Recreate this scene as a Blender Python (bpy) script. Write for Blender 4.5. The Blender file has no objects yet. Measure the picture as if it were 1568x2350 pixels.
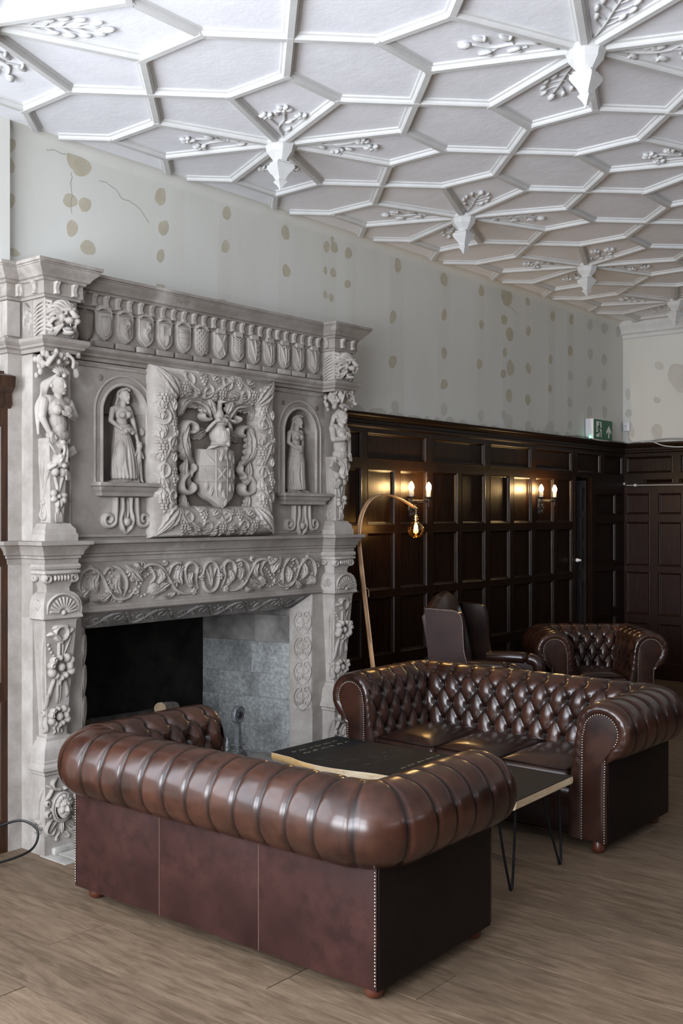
import bpy, bmesh, math, random
import numpy as np
from mathutils import Vector, Matrix, Euler
PI = math.pi
random.seed(7)
rng = np.random.default_rng(7)
S = bpy.context.scene
COL = S.collection

# ------------------------------------------------------------------ camera
cam_d = bpy.data.cameras.new('camera'); cam = bpy.data.objects.new('camera', cam_d); COL.objects.link(cam)
cam.location = (0, 0, 1.6)
cam.rotation_euler = Euler((PI/2, 0, 0.6945 - PI/2))
cam_d.sensor_fit = 'HORIZONTAL'; cam_d.sensor_width = 36.0
cam_d.lens = 2404/1568*36.0
cam_d.shift_y = 5/1568
cam_d.clip_start = 0.05
S.camera = cam

# ------------------------------------------------------------------ daylight and exposure
S.view_settings.view_transform = 'Standard'
S.view_settings.look = 'None'
S.view_settings.gamma = 1.0
S.view_settings.use_curve_mapping = False
S.view_settings.exposure = 0.0
W = bpy.data.worlds.new('world'); S.world = W; W.use_nodes = True
W.node_tree.nodes['Background'].inputs[0].default_value = (0.62, 0.72, 0.9, 1)
W.node_tree.nodes['Background'].inputs[1].default_value = 0.6
S.cycles.max_bounces = 7; S.cycles.diffuse_bounces = 4; S.cycles.glossy_bounces = 3
S.cycles.transmission_bounces = 6; S.cycles.transparent_max_bounces = 6
S.cycles.caustics_reflective = False; S.cycles.caustics_refractive = False
S.cycles.sample_clamp_indirect = 6.0
S.cycles.use_adaptive_sampling = True; S.cycles.adaptive_threshold = 0.02
S.cycles.use_denoising = True
def area(name, loc, rot, sx, sy, power, color):
    d = bpy.data.lights.new(name, 'AREA'); d.shape = 'RECTANGLE'; d.size = sx; d.size_y = sy
    d.energy = power; d.color = color
    o = bpy.data.objects.new(name, d); COL.objects.link(o); o.location = loc; o.rotation_euler = rot
    return o
XL = -1.5                      # window wall
WINS = [(-0.3, 1.7), (1.95, 4.05)]   # window openings along Y
WZ = (0.85, 3.25)
for wy0, wy1 in WINS:          # daylight entering through each window of the left wall
    area('window_daylight', (XL-0.02, (wy0+wy1)/2, (WZ[0]+WZ[1])/2), (0, -PI/2, 0), WZ[1]-WZ[0], wy1-wy0, 225, (0.84, 0.905, 1.0))
    # added lamps tilted up to brighten the ceiling, as bright ground outside would
    area('bounce_fill', (XL-0.10, (wy0+wy1)/2, WZ[0]+.75), (0, -PI/2-.85, 0), 1.3, wy1-wy0, 75, (0.97, 0.97, 1.0))

BW0, BW1 = -1.0, 1.75              # tall window left of the old door, in the fireplace wall
area('window_daylight', ((BW0+BW1)/2, 4.513+.03, 2.05), (-PI/2, 0, 0), BW1-BW0, 2.4, 135, (0.84, 0.905, 1.0))
FILL_WIN = [(0.6, 3.2), (5.2, 7.8)]   # added unseen high windows behind the camera, for fill on ceiling and wall
for wx0, wx1 in FILL_WIN:
    area('bounce_fill', ((wx0+wx1)/2, -3.30, 2.15), (PI/2+.95, 0, 0), wx1-wx0, 1.0, 24, (0.98, 0.97, 1.0))  # added fill lamp, tilted up at the ceiling and upper wall

# ------------------------------------------------------------------ mesh helpers
class MB:
    def __init__(s): s.v = []; s.f = []; s.mi = []
    def add(s, vs, fs, mi=0):
        n = len(s.v); s.v.extend([tuple(map(float, p)) for p in vs])
        for f in fs: s.f.append(tuple(i+n for i in f)); s.mi.append(mi)
        return s
    def box(s, x0, x1, y0, y1, z0, z1, b=0.0, mi=0):
        if b <= 0:
            vs = [(x, y, z) for z in (z0, z1) for y in (y0, y1) for x in (x0, x1)]
            return s.add(vs, [(0, 2, 3, 1), (4, 5, 7, 6), (0, 1, 5, 4), (2, 6, 7, 3), (0, 4, 6, 2), (1, 3, 7, 5)], mi)
        bm = bmesh.new(); bmesh.ops.create_cube(bm, size=1)
        for v in bm.verts:
            v.co = ((x0+x1)/2+v.co.x*(x1-x0), (y0+y1)/2+v.co.y*(y1-y0), (z0+z1)/2+v.co.z*(z1-z0))
        bmesh.ops.bevel(bm, geom=bm.edges[:], offset=min(b, .45*min(x1-x0, y1-y0, z1-z0)), segments=2, affect='EDGES', profile=.6)
        return s.addbm(bm, mi)
    def addbm(s, bm, mi=0):
        bm.verts.ensure_lookup_table()
        bm.verts.index_update()
        s.add([v.co[:] for v in bm.verts], [[v.index for v in f.verts] for f in bm.faces], mi); bm.free(); return s
    def grid(s, P, wu=False, wv=False, flip=False, mi=0):
        P = np.asarray(P); m, n = P.shape[:2]; fs = []
        for i in range(m if wu else m-1):
            for j in range(n if wv else n-1):
                a, b, c, d = i*n+j, i*n+(j+1) % n, ((i+1) % m)*n+(j+1) % n, ((i+1) % m)*n+j
                fs.append((a, d, c, b) if flip else (a, b, c, d))
        return s.add(P.reshape(-1, 3), fs, mi)
    def tube(s, pts, r, n=8, caps=True, closed=False, sq=None, up=None, mi=0):
        P = np.array(pts, float); m = len(P)
        R = np.full(m, r) if np.isscalar(r) else np.array(r, float)
        T = np.gradient(P, axis=0)
        if closed: T = np.roll(P, -1, 0)-np.roll(P, 1, 0)
        T /= np.linalg.norm(T, axis=1)[:, None]+1e-12
        u = np.array(up if up is not None else ((0, 0, 1) if abs(T[0][2]) < .9 else (1, 0, 0)), float)
        out = []
        for i in range(m):
            a = u-T[i]*u.dot(T[i]); a /= np.linalg.norm(a)+1e-12
            if up is None: u = a
            b = np.cross(T[i], a)
            th = np.arange(n)*2*PI/n
            k = (1, 1) if sq is None else sq
            out.append(P[i]+R[i]*(np.outer(np.cos(th)*k[0], a)+np.outer(np.sin(th)*k[1], b)))
        s.grid(np.array(out), wu=closed, wv=True, mi=mi)
        if caps and not closed:
            base = len(s.v)-m*n
            s.f.append(tuple(base+j for j in range(n))); s.mi.append(mi)
            s.f.append(tuple(base+(m-1)*n+j for j in reversed(range(n)))); s.mi.append(mi)
        return s
    def lathe(s, prof, n=16, c=(0, 0, 0), M=None, ph=0.0, mi=0):
        th = np.arange(n)*2*PI/n+ph
        P = np.array([[(r*math.cos(t), r*math.sin(t), z) for t in th] for r, z in prof])
        if M is not None: P = np.array([[tuple(M @ Vector(p)) for p in row] for row in P])
        P = P+np.array(c)
        s.grid(P, wv=True, flip=False, mi=mi)
        base = len(s.v)-len(prof)*n
        s.f.append(tuple(base+j for j in reversed(range(n)))); s.mi.append(mi)
        s.f.append(tuple(base+(len(prof)-1)*n+j for j in range(n))); s.mi.append(mi)
        return s
    def ball(s, c, r, nu=10, nv=6, M=None, mi=0):
        r = (r, r, r) if np.isscalar(r) else r
        a = np.linspace(-PI/2, PI/2, nv+1)[1:-1]; th = np.arange(nu)*2*PI/nu
        vs = [(0, 0, -r[2])]+[(r[0]*math.cos(x)*math.cos(t), r[1]*math.cos(x)*math.sin(t), r[2]*math.sin(x)) for x in a for t in th]+[(0, 0, r[2])]
        if M is not None: vs = [tuple(M @ Vector(p)) for p in vs]
        vs = [(p[0]+c[0], p[1]+c[1], p[2]+c[2]) for p in vs]
        fs = [(0, 1+(j+1) % nu, 1+j) for j in range(nu)]; k = len(a)
        for i in range(k-1):
            for j in range(nu): fs.append((1+i*nu+j, 1+i*nu+(j+1) % nu, 1+(i+1)*nu+(j+1) % nu, 1+(i+1)*nu+j))
        t = 1+(k-1)*nu; e = len(vs)-1
        fs += [(t+j, t+(j+1) % nu, e) for j in range(nu)]
        return s.add(vs, fs, mi)
    def prism(s, outline, g, d0, d1, dome=0.0, rings=3, mi=0):
        """closed 2d outline (u,v) raised from d0 to d1 through g(u,v,d); optional dome on its face"""
        O = np.array(outline, float); n = len(O); c = O.mean(0)
        rows = [[g(u, v, d0) for u, v in O], [g(u, v, d1) for u, v in O]]
        if dome:
            for k in range(1, rings+1):
                q = 1-k/(rings+.0)*.92
                rows.append([g(*(c+(p-c)*q), d1+dome*math.sqrt(max(0, 1-q*q))) for p in O])
        s.grid(np.array([[tuple(p) for p in r] for r in rows]), wv=True, mi=mi)
        base = len(s.v)-len(rows)*n
        s.f.append(tuple(base+(len(rows)-1)*n+j for j in range(n))); s.mi.append(mi)
        return s
    def mould(s, path, prof, closed=False, mi=0):
        """cornice profile [(out,z)] swept along a plan polyline with mitred corners; out = to the right of travel"""
        P = [np.array(p, float) for p in path]; m = len(P); rows = []
        for i in range(m):
            d0 = P[i]-P[i-1] if (i > 0 or closed) else None
            d1 = P[(i+1) % m]-P[i] if (i < m-1 or closed) else None
            if d0 is None: d0 = d1
            if d1 is None: d1 = d0
            n0 = np.array([d0[1], -d0[0]])/np.linalg.norm(d0); n1 = np.array([d1[1], -d1[0]])/np.linalg.norm(d1)
            k = (n0+n1)/max(.2, 1+n0.dot(n1))
            rows.append([(P[i][0]+k[0]*o, P[i][1]+k[1]*o, z) for o, z in prof])
        return s.grid(np.array(rows), wu=closed, mi=mi)
    def build(s, name, mat, parent=None, smooth=40, link=True):
        me = bpy.data.meshes.new(name); me.from_pydata(s.v, [], s.f); me.update()
        for m in (mat if isinstance(mat, (list, tuple)) else [mat]): me.materials.append(m)
        if any(s.mi): me.polygons.foreach_set('material_index', s.mi)
        bm = bmesh.new(); bm.from_mesh(me); bmesh.ops.recalc_face_normals(bm, faces=bm.faces); bm.to_mesh(me); bm.free()
        if smooth:
            me.polygons.foreach_set('use_smooth', [True]*len(me.polygons))
            if smooth < 180: me.set_sharp_from_angle(angle=math.radians(smooth))
        o = bpy.data.objects.new(name, me)
        if link: COL.objects.link(o)
        if parent is not None: adopt(o, parent)
        return o
def mw(o):
    m = Matrix.LocRotScale(o.location, o.rotation_euler, o.scale)
    if o.parent is not None: m = mw(o.parent) @ o.matrix_parent_inverse @ m
    return m
def adopt(o, p):            # children are modelled in world coordinates unless their thing stands at the origin
    o.parent = p; o.matrix_parent_inverse = mw(p).inverted(); return o
def tag(o, label=None, cat=None, group=None, kind=None):
    for k, v in (('label', label), ('category', cat), ('group', group), ('kind', kind)):
        if v: o[k] = v
    return o
def thing(name, label, cat, loc=(0, 0, 0), rz=0, group=None):
    o = bpy.data.objects.new(name, None); COL.objects.link(o); o.location = loc; o.rotation_euler = (0, 0, rz)
    o.empty_display_size = .1
    return tag(o, label, cat, group)
def kids(o): return [c for c in bpy.data.objects if c.parent == o]
def dup(root, loc, rz, label=None):
    ch = {}
    for c in bpy.data.objects:
        if c.parent is not None: ch.setdefault(c.parent.name, []).append(c)
    r = root.copy(); COL.objects.link(r); r.location = loc; r.rotation_euler = (0, 0, rz)
    if label: r['label'] = label
    for a in ch.get(root.name, []):
        b = a.copy(); COL.objects.link(b); b.parent = r
        for a2 in ch.get(a.name, []):
            b2 = a2.copy(); COL.objects.link(b2); b2.parent = b
    return r
def share(o, name, parent, loc=(0, 0, 0), rz=0.0, rot=None, sc=None):      # another part with the same mesh
    c = bpy.data.objects.new(name, o.data if hasattr(o, 'data') else o); COL.objects.link(c)
    c.location = loc; c.rotation_euler = rot if rot else (0, 0, rz)
    if sc: c.scale = sc
    if parent is not None: c.parent = parent; c.matrix_parent_inverse = mw(parent).inverted()
    return c
def struct(name, mb, mat, smooth=40):
    o = mb.build(name, mat, None, smooth); o['kind'] = 'structure'; return o
def root_struct(name, loc=(0, 0, 0)):
    o = bpy.data.objects.new(name, None); COL.objects.link(o); o.location = loc; o['kind'] = 'structure'; return o
def crom(pts, k=6, closed=False):
    P = [np.array(p, float) for p in pts]; n = len(P); out = []
    for i in range(n if closed else n-1):
        p0 = P[(i-1) % n] if closed or i > 0 else 2*P[0]-P[1]
        p1, p2 = P[i], P[(i+1) % n]
        p3 = P[(i+2) % n] if closed or i+2 < n else 2*P[n-1]-P[n-2]
        for j in range(k):
            t = j/k
            out.append(.5*((2*p1)+(p2-p0)*t+(2*p0-5*p1+4*p2-p3)*t*t+(3*p1-p0-3*p2+p3)*t**3))
    if not closed: out.append(P[-1])
    return np.array(out)

# ------------------------------------------------------------------ materials
def mat(name, c1, c2=None, rough=.5, scale=8, stretch=(1, 1, 1), bump=0, bscale=60, bdet=6, spec=.5, metal=0, coat=0, crough=.1,
        c3=None, s3=2.0, lo3=.55, hi3=.7, detail=6, emit=None, attr=None, lo=.35, hi=.65, rvar=0.0, dist=0.0, ovar=0.0):
    m = bpy.data.materials.new(name); m.use_nodes = True; nt = m.node_tree; N = nt.nodes; L = nt.links
    b = N['Principled BSDF']; b.inputs['Roughness'].default_value = rough; b.inputs['Metallic'].default_value = metal
    b.inputs['Specular IOR Level'].default_value = spec
    b.inputs['Coat Weight'].default_value = coat; b.inputs['Coat Roughness'].default_value = crough
    b.inputs['Base Color'].default_value = (*c1, 1)
    tc = N.new('ShaderNodeTexCoord'); mp = N.new('ShaderNodeMapping'); mp.inputs['Scale'].default_value = stretch
    oi = N.new('ShaderNodeObjectInfo'); ad = N.new('ShaderNodeVectorMath'); ad.operation = 'ADD'
    ml = N.new('ShaderNodeVectorMath'); ml.operation = 'SCALE'; ml.inputs['Scale'].default_value = 13.0
    cx = N.new('ShaderNodeCombineXYZ')
    for i in range(3): L.new(oi.outputs['Random'], cx.inputs[i])
    L.new(cx.outputs[0], ml.inputs[0]); L.new(tc.outputs['Object'], ad.inputs[0]); L.new(ml.outputs[0], ad.inputs[1])
    L.new(ad.outputs[0], mp.inputs['Vector'])
    def noise(sc, det=6, rg=.55, d=0.0):
        n = N.new('ShaderNodeTexNoise'); n.inputs['Scale'].default_value = sc; n.inputs['Detail'].default_value = det
        n.inputs['Roughness'].default_value = rg; n.inputs['Distortion'].default_value = d
        L.new(mp.outputs[0], n.inputs['Vector']); return n
    def ramp(src, a, bb):
        r = N.new('ShaderNodeMapRange'); r.inputs['From Min'].default_value = a; r.inputs['From Max'].default_value = bb
        L.new(src, r.inputs['Value']); return r.outputs[0]
    def mix(f, a, bb):
        x = N.new('ShaderNodeMix'); x.data_type = 'RGBA'
        if isinstance(f, float): x.inputs[0].default_value = f
        else: L.new(f, x.inputs[0])
        for k, q in ((6, a), (7, bb)):
            if isinstance(q, tuple): x.inputs[k].default_value = (*q, 1)
            else: L.new(q, x.inputs[k])
        return x.outputs[2]
    if c2 is not None:
        n = noise(scale, detail, .6, dist)
        col = mix(ramp(n.outputs[0], lo, hi), c1, c2)
        if c3 is not None:
            n3 = noise(s3, 5, .6); col = mix(ramp(n3.outputs[0], lo3, hi3), col, c3)
        if attr:
            at = N.new('ShaderNodeAttribute'); at.attribute_name = attr[0]
            col = mix(at.outputs['Fac'], attr[1], col)
        if ovar:                       # boards differ a little in tone
            hv = N.new('ShaderNodeHueSaturation'); mr = N.new('ShaderNodeMapRange'); mr.inputs['To Min'].default_value = 1-ovar; mr.inputs['To Max'].default_value = 1+ovar
            L.new(oi.outputs['Random'], mr.inputs['Value']); L.new(mr.outputs[0], hv.inputs['Value']); L.new(col, hv.inputs['Color']); col = hv.outputs[0]
        L.new(col, b.inputs['Base Color'])
        if rvar:
            r = N.new('ShaderNodeMapRange'); r.inputs['To Min'].default_value = rough-rvar; r.inputs['To Max'].default_value = rough+rvar
            L.new(n.outputs[0], r.inputs['Value']); L.new(r.outputs[0], b.inputs['Roughness'])
    if bump:
        nb = noise(bscale, bdet, .6); bp = N.new('ShaderNodeBump'); bp.inputs['Strength'].default_value = bump
        bp.inputs['Distance'].default_value = .01
        L.new(nb.outputs[0], bp.inputs['Height']); L.new(bp.outputs[0], b.inputs['Normal'])
    if emit:
        b.inputs['Emission Color'].default_value = (*emit[0], 1); b.inputs['Emission Strength'].default_value = emit[1]
    return m
STONE = mat('stone', (.215, .188, .164), (.315, .284, .255), rough=.85, scale=5, bump=.25, bscale=45, c3=(.43, .395, .36), s3=3.2, lo3=.56, hi3=.7, spec=.25)
STONE_PALE = mat('stone_pale', (.29, .258, .230), (.41, .378, .345), rough=.85, scale=7, bump=.2, bscale=60, spec=.25)
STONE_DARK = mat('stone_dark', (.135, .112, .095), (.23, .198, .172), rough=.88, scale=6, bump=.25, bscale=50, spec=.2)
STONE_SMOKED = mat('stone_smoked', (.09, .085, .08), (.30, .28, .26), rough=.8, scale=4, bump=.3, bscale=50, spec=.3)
SOOT_WALL = mat('firebox_stone', (.20, .205, .20), (.46, .48, .47), rough=.8, scale=46, bump=.7, bscale=90, c3=(.10, .10, .10), s3=4, lo3=.48, hi3=.8, spec=.3, lo=.3, hi=.75)
SOOT = mat('soot', (.008, .007, .006), (.02, .018, .016), rough=.9, scale=6, bump=.4, spec=.1)
HEARTH = mat('hearth_stone', (.30, .29, .26), (.46, .44, .40), rough=.8, scale=6, bump=.3, bscale=40, c3=(.16, .15, .14), s3=4, lo3=.6, hi3=.75)
PLASTER = mat('plaster', (.585, .58, .535), (.63, .625, .585), rough=.9, scale=1.2, stretch=(1.6, 1.6, .5), bump=.06, bscale=25, spec=.2)
PATCH = mat('bare_plaster', (.43, .39, .30), (.49, .45, .36), rough=.95, scale=14, spec=.1)
PATCH2 = mat('damp_plaster', (.475, .46, .415), (.525, .51, .465), rough=.95, scale=10, spec=.1)
CEIL = mat('ceiling_plaster', (.80, .81, .855), (.85, .86, .90), rough=.85, scale=6, stretch=(1, 1, 1), bump=.25, bscale=14, spec=.25)  # same paint as the ribs, coloured lighter to make up for weak light
RIBM = mat('rib_plaster_light_offset', (.55, .55, .54), (.60, .60, .59), rough=.75, scale=10, bump=.1, bscale=40, spec=.3)  # same paint as the panels, coloured greyer to offset the stronger light
OAK = mat('dark_oak', (.006, .0026, .0011), (.018, .0076, .003), rough=.34, scale=9, stretch=(9, 9, .7), bump=.12, bscale=14, spec=.22, detail=8, rvar=.08)
OAK_RED = mat('red_oak', (.013, .005, .0035), (.026, .010, .007), rough=.42, scale=9, stretch=(9, 9, .7), bump=.12, bscale=14, spec=.25, detail=8)
OAK_BROWN = mat('brown_oak_door', (.022, .0085, .0035), (.055, .022, .009), rough=.4, scale=7, stretch=(9, 9, .6), bump=.1, bscale=14, spec=.4)
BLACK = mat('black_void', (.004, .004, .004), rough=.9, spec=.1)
# ================================================================== ROOM SHELL
XE, YB, YF, ZC = 9.79, 4.513, -3.2, 3.5          # end wall, fireplace wall, wall behind, ceiling
FLOORM = mat('floor_oak', (.108, .073, .046), (.188, .132, .088), rough=.55, scale=5, stretch=(9, 1.3, 9), bump=.15, bscale=14, bdet=8, spec=.3,
             c3=(.085, .058, .038), s3=2.6, lo3=.55, hi3=.75, ovar=.16, detail=9, dist=.6, rvar=.08)
fl = root_struct('floor')
mb = MB().box(XL, XE+.3, YF, YB+1.2, -.12, -.022); sub = mb.build('subfloor', BLACK, fl)
xs = [2.80-.25*k for k in range(21)][::-1]
xs = sorted(set([round(x+random.uniform(-.012, .012), 3) for x in xs if x > XL]+[round(2.80+.245*k+random.uniform(-.01, .01), 3) for k in range(1, 29)]+[XE]))
xs[0] = XL
fixed = {2: []}
for i in range(len(xs)-1):
    x0, x1 = xs[i], xs[i+1]
    y = YF; cuts = [YF]
    y = YF+random.uniform(.6, 3.0)
    while y < YB-.5: cuts.append(y); y += random.uniform(2.4, 3.9)
    if abs(x0-2.55) < .1: cuts = [YF, -.6, 2.455]
    if abs(x0-2.80) < .1 : cuts = [YF, 0.35, 2.02]
    cuts.append(YB-.0)
    for a, b in zip(cuts[:-1], cuts[1:]):
        g = .0012
        mb = MB().box(x0+g, x1-g, a+g, b-g, -.022, random.uniform(-.0012, .0008))
        mb.build('floor_board', FLOORM, fl, 0)

# ---- walls
wb = root_struct('wall_back')
PW = .42
mb = MB()                                          # solid wall with the firebox void left open
mb.box(XL-.2, BW0, YB, YB+.25, 0, ZC); mb.box(BW1, 3.17, YB, YB+.25, 0, ZC); mb.box(BW0, BW1, YB, YB+.25, 0, WZ[0]); mb.box(BW0, BW1, YB, YB+.25, WZ[1], ZC); mb.box(4.90, 8.72, YB, YB+.25, 0, ZC); mb.box(3.17, 4.90, YB, YB+.25, 1.02, ZC)
mb.box(8.72, 9.06, YB, YB+.25, 1.952, ZC); mb.box(9.06, XE+.25, YB, YB+.25, 0, ZC)
mb.build('wall_plaster', PLASTER, wb, 0)
we = root_struct('wall_right')
MB().box(XE, XE+.25, YF-.2, YB+.25, 0, ZC).build('wall_plaster', PLASTER, we, 0)
wf = root_struct('wall_front'); fz = (1.55, 3.3)
mb = MB().box(XL-.2, XE+.25, YF-.25, YF, 0, fz[0]); mb.build('wall_panelling', OAK, wf, 0)
mb = MB().box(XL-.2, XE+.25, YF-.25, YF, fz[1], ZC); mb.build('wall_plaster', PLASTER, wf, 0)
xq = [XL-.2]+[q for w in FILL_WIN for q in w]+[XE+.25]
for a, b in zip(xq[0::2], xq[1::2]): MB().box(a, b, YF-.25, YF, fz[0], fz[1]).build('wall_plaster', PLASTER, wf, 0)
for k, (a, b) in enumerate(FILL_WIN):
    w_ = root_struct('window_%d' % (k+3))  # added unseen window, put in only for the fill light
    for q in (a+.03, b-.03, a+.03+(b-a-.06)/3, a+.03+2*(b-a-.06)/3): MB().box(q-.03, q+.03, YF-.1, YF-.05, fz[0], fz[1]).build('mullion', STONE, w_, 0)
wl = root_struct('wall_left')
mb = MB().box(XL-.25, XL, YF, YB, 0, WZ[0]).box(XL-.25, XL, YF, YB, WZ[1], ZC)
ys = [YF]+[q for w in WINS for q in w]+[YB]
for a, b in zip(ys[0::2], ys[1::2]): mb.box(XL-.25, XL, a, b, WZ[0], WZ[1])
mb.build('wall_plaster', PLASTER, wl, 0)
for k, (a, b) in enumerate(WINS):
    mb = MB()
    for q in (a+.03, b-.03, a+(b-a)/3, a+2*(b-a)/3): mb.box(XL-.1, XL-.05, q-.03, q+.03, WZ[0], WZ[1])
    for q in (WZ[0]+.03, WZ[1]-.03): mb.box(XL-.1, XL-.05, a, b, q-.03, q+.03)
    fr = struct('window_%d' % (k+1), mb, STONE, 0)
    MB().box(XL-.25, XL+.06, a-.05, b+.05, WZ[0]-.04, WZ[0]).build('window_sill', STONE, fr, 0)
w_ = root_struct('window_5')
for q in (BW0+.03, BW0+.95, BW0+1.85, BW1-.03): MB().box(q-.03, q+.03, YB+.005, YB+.05-.03, WZ[0], WZ[1]).build('mullion', STONE, w_, 0)
for q in (WZ[0]+.03, 2.4, WZ[1]-.03): MB().box(BW0, BW1, YB+.005, YB+.018, q-.03, q+.03).build('transom', STONE, w_, 0)
# white plaster pier at the left of the chimney breast
MB().box(2.45, 2.852, YB-.06, YB, 2.31, ZC).build('plaster_pier', PLASTER, wb, 0)

BACK = [(2.89,3.4,.031,.038),(2.89,3.3,.029,.036),(2.89,3.13,.028,.038),(3.27,3.42,.053,.049),(3.31,3.4,.054,.052),(3.24,3.21,.046,.034),(3.33,3.21,.036,.04),(3.25,3.07,.034,.042),(3.35,2.99,.046,.039),(3.84,3.37,.041,.048),(3.86,3.2,.037,.044),(3.84,3.04,.029,.036),(2.9,2.88,.044,.021),(3.84,2.87,.031,.014),(4.35,3.39,.035,.041),(4.34,3.19,.032,.041),(4.86,3.38,.04,.044),(4.87,3.14,.037,.042),(5.26,3.37,.029,.04),(5.34,3.38,.036,.038),(5.32,3.43,.018,.026),(5.49,3.37,.038,.041),(5.25,3.21,.02,.026),(5.33,3.21,.032,.031),(5.48,3.16,.033,.029),(5.25,3.05,.022,.026),(5.31,3.04,.027,.026),(4.32,2.86,.029,.015),(6.05,3.39,.042,.05),(5.99,3.01,.039,.047),(5.99,2.69,.049,.044),(6.64,3.39,.047,.054),(6.64,3.12,.035,.044),(6.64,2.83,.038,.046),(6.64,2.59,.047,.043),(6.64,2.4,.047,.046),(7.17,3.39,.039,.046),(7.17,3.12,.033,.038),(7.14,2.8,.039,.045),(7.16,2.39,.045,.046),(7.56,3.4,.097,.066),(7.52,3.21,.048,.043),(7.61,3.1,.056,.062),(7.53,2.94,.035,.039),(7.62,2.82,.06,.066),(7.51,2.76,.042,.04),(7.6,2.59,.053,.054),(7.52,2.42,.042,.043),(7.59,2.37,.07,.058),(7.91,3.42,.037,.037),(7.92,3.17,.041,.045),(7.92,2.85,.044,.048),(7.91,2.58,.048,.048),(7.91,2.36,.052,.041),(8.35,3.36,.044,.05),(8.31,2.97,.036,.042),(8.3,2.71,.036,.038),(8.29,2.36,.08,.061),(8.7,3.38,.043,.048),(8.68,3.09,.047,.052),(8.68,2.86,.047,.051),(8.67,2.62,.046,.048),(8.67,2.41,.042,.04),(9.07,3.38,.054,.057),(9.38,3.39,.066,.058),(9.68,3.4,.049,.052),(9.08,3.11,.053,.058),(9.37,3.09,.056,.059),(9.06,2.85,.054,.057),(9.37,2.85,.056,.059),(9.06,2.56,.054,.058),(9.38,2.59,.056,.059),(6.02,2.37,.047,.044)]
ENDW = [(4.15,3.39,.057,.046),(4.14,3.04,.044,.042),(3.93,2.91,.12,.138),(4.46,2.79,.027,.06),(4.455,2.6,.037,.039),(4.16,2.71,.035,.034),(4.16,2.4,.053,.085),(4.43,2.43,.036,.077)]
def blob(cx, cz, rx, rz, n=22):
    ph = [random.uniform(0, 6.3) for _ in range(4)]; tilt = random.uniform(-.25, .05)
    o = []
    for k in range(n):
        t = 2*PI*k/n; q = 1+.06*math.sin(2*t+ph[0])+.05*math.sin(3*t+ph[1])+.03*math.sin(5*t+ph[2])
        a, b = rx*q*math.cos(t), rz*q*math.sin(t); o.append((cx+a-b*tilt*rx/rz, cz+b))
    return o
for x, z, a, b in BACK:
    faint = x > 9.0 or z < 2.46 or (x > 8.6 and z < 3)
    MB().prism(blob(x, z, a, b), lambda u, v, d, e=random.uniform(.0007, .0016): (u, YB-d*e, v), 0, 1).build('plaster_patch', PATCH2 if faint else PATCH, wb, 0)
for x, z, a, b in ENDW:
    MB().prism(blob(x, z, a, b), lambda u, v, d, e=random.uniform(.0007, .0016): (XE-d*e, u, v), 0, 1).build('plaster_patch', PATCH2, we, 0)
x = 5.2                                              # ragged damp edge along the top of the panelling
while x < 9.5:
    a = random.uniform(.04, .12)
    MB().prism(blob(x, 2.30, a, random.uniform(.02, .055), 14), lambda u, v, d, e=random.uniform(.0017, .0028): (u, YB-d*e, v), 0, 1).build('plaster_patch', PATCH2, wb, 0)
    x += random.uniform(.12, .3)
# faint vertical bands where wallpaper hung
BAND = mat('papered_band', (.57, .562, .515), (.612, .605, .562), rough=.92, scale=1.5, stretch=(3, 3, .3), spec=.15)
for x0, x1 in ((3.9, 4.02), (4.28, 4.45), (4.8, 4.95), (5.2, 5.36), (5.46, 5.58), (5.95, 6.12), (6.55, 6.72), (7.08, 7.22), (7.5, 7.66), (7.86, 7.98), (8.26, 8.4), (8.62, 8.75)):
    MB().box(x0, x1, YB-.00025, YB, 2.3, 3.44).build('wallpaper_band', BAND, wb, 0)
CRACK = mat('crack', (.22, .21, .19), rough=1, spec=0)
def crack(pts, parent, r=.0011):
    P = [(x+random.uniform(-.006, .006), YB-.0008, z+random.uniform(-.006, .006)) for x, z in crom(pts, 5)]
    MB().tube(P, r, 4).build('plaster_crack', CRACK, parent, 0)
for c in ([(3.10, 3.435), (3.16, 3.44), (3.22, 3.435)], [(3.42, 3.36), (3.5, 3.35), (3.58, 3.30), (3.68, 3.28), (3.76, 3.20)], [(3.25, 3.36), (3.245, 3.28), (3.25, 3.15)], [(7.56, 3.33), (7.66, 3.32), (7.75, 3.27)], [(3.26, 2.9), (3.262, 2.84)]): crack(c, wb)

# ---- ceiling: lattice of ribs with pendants at the star centres
ce = root_struct('ceiling')
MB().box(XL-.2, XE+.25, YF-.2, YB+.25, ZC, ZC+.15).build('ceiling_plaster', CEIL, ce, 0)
def cove(prof, path, name, m, par): return MB().mould(path, prof).build(name, m, par, 50)
cv = [(.055-.055*math.cos(a*PI/12), ZC-.055+.055*math.sin(a*PI/12)) for a in range(7)]
cove(cv, [(XL, YB), (XE, YB)], 'plaster_cove', PLASTER, ce)
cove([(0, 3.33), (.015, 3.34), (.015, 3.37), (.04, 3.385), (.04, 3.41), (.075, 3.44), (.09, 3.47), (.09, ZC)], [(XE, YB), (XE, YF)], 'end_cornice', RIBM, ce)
LX, LY, LS, LA, LB = 3.9098, 3.6628, 1.7005, .3518, .1474
def lw(p): return (LX+LS*p[0], LY+LS*p[1])
segs = []
def sg(a, b):
    k = tuple(sorted((tuple(np.round(a, 4)), tuple(np.round(b, 4)))))
    if k not in segset: segset.add(k); segs.append((a, b))
segset = set()
for i in range(-4, 5):
    for j in range(-5, 2):
        for sx in (-1, 1):
            for sy in (-1, 1):
                A, B, K = (i+sx*LA, j+sy*LB), (i+sx*LB, j+sy*LA), (i+sx*LA, j+sy*LA)
                sg((i, j), A); sg((i, j), B); sg(A, K); sg(B, K)
                sg(A, (i+sx*.5, j)); sg(B, (i, j+sy*.5)); sg(K, (i+sx*.5, j+sy*.5))
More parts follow.
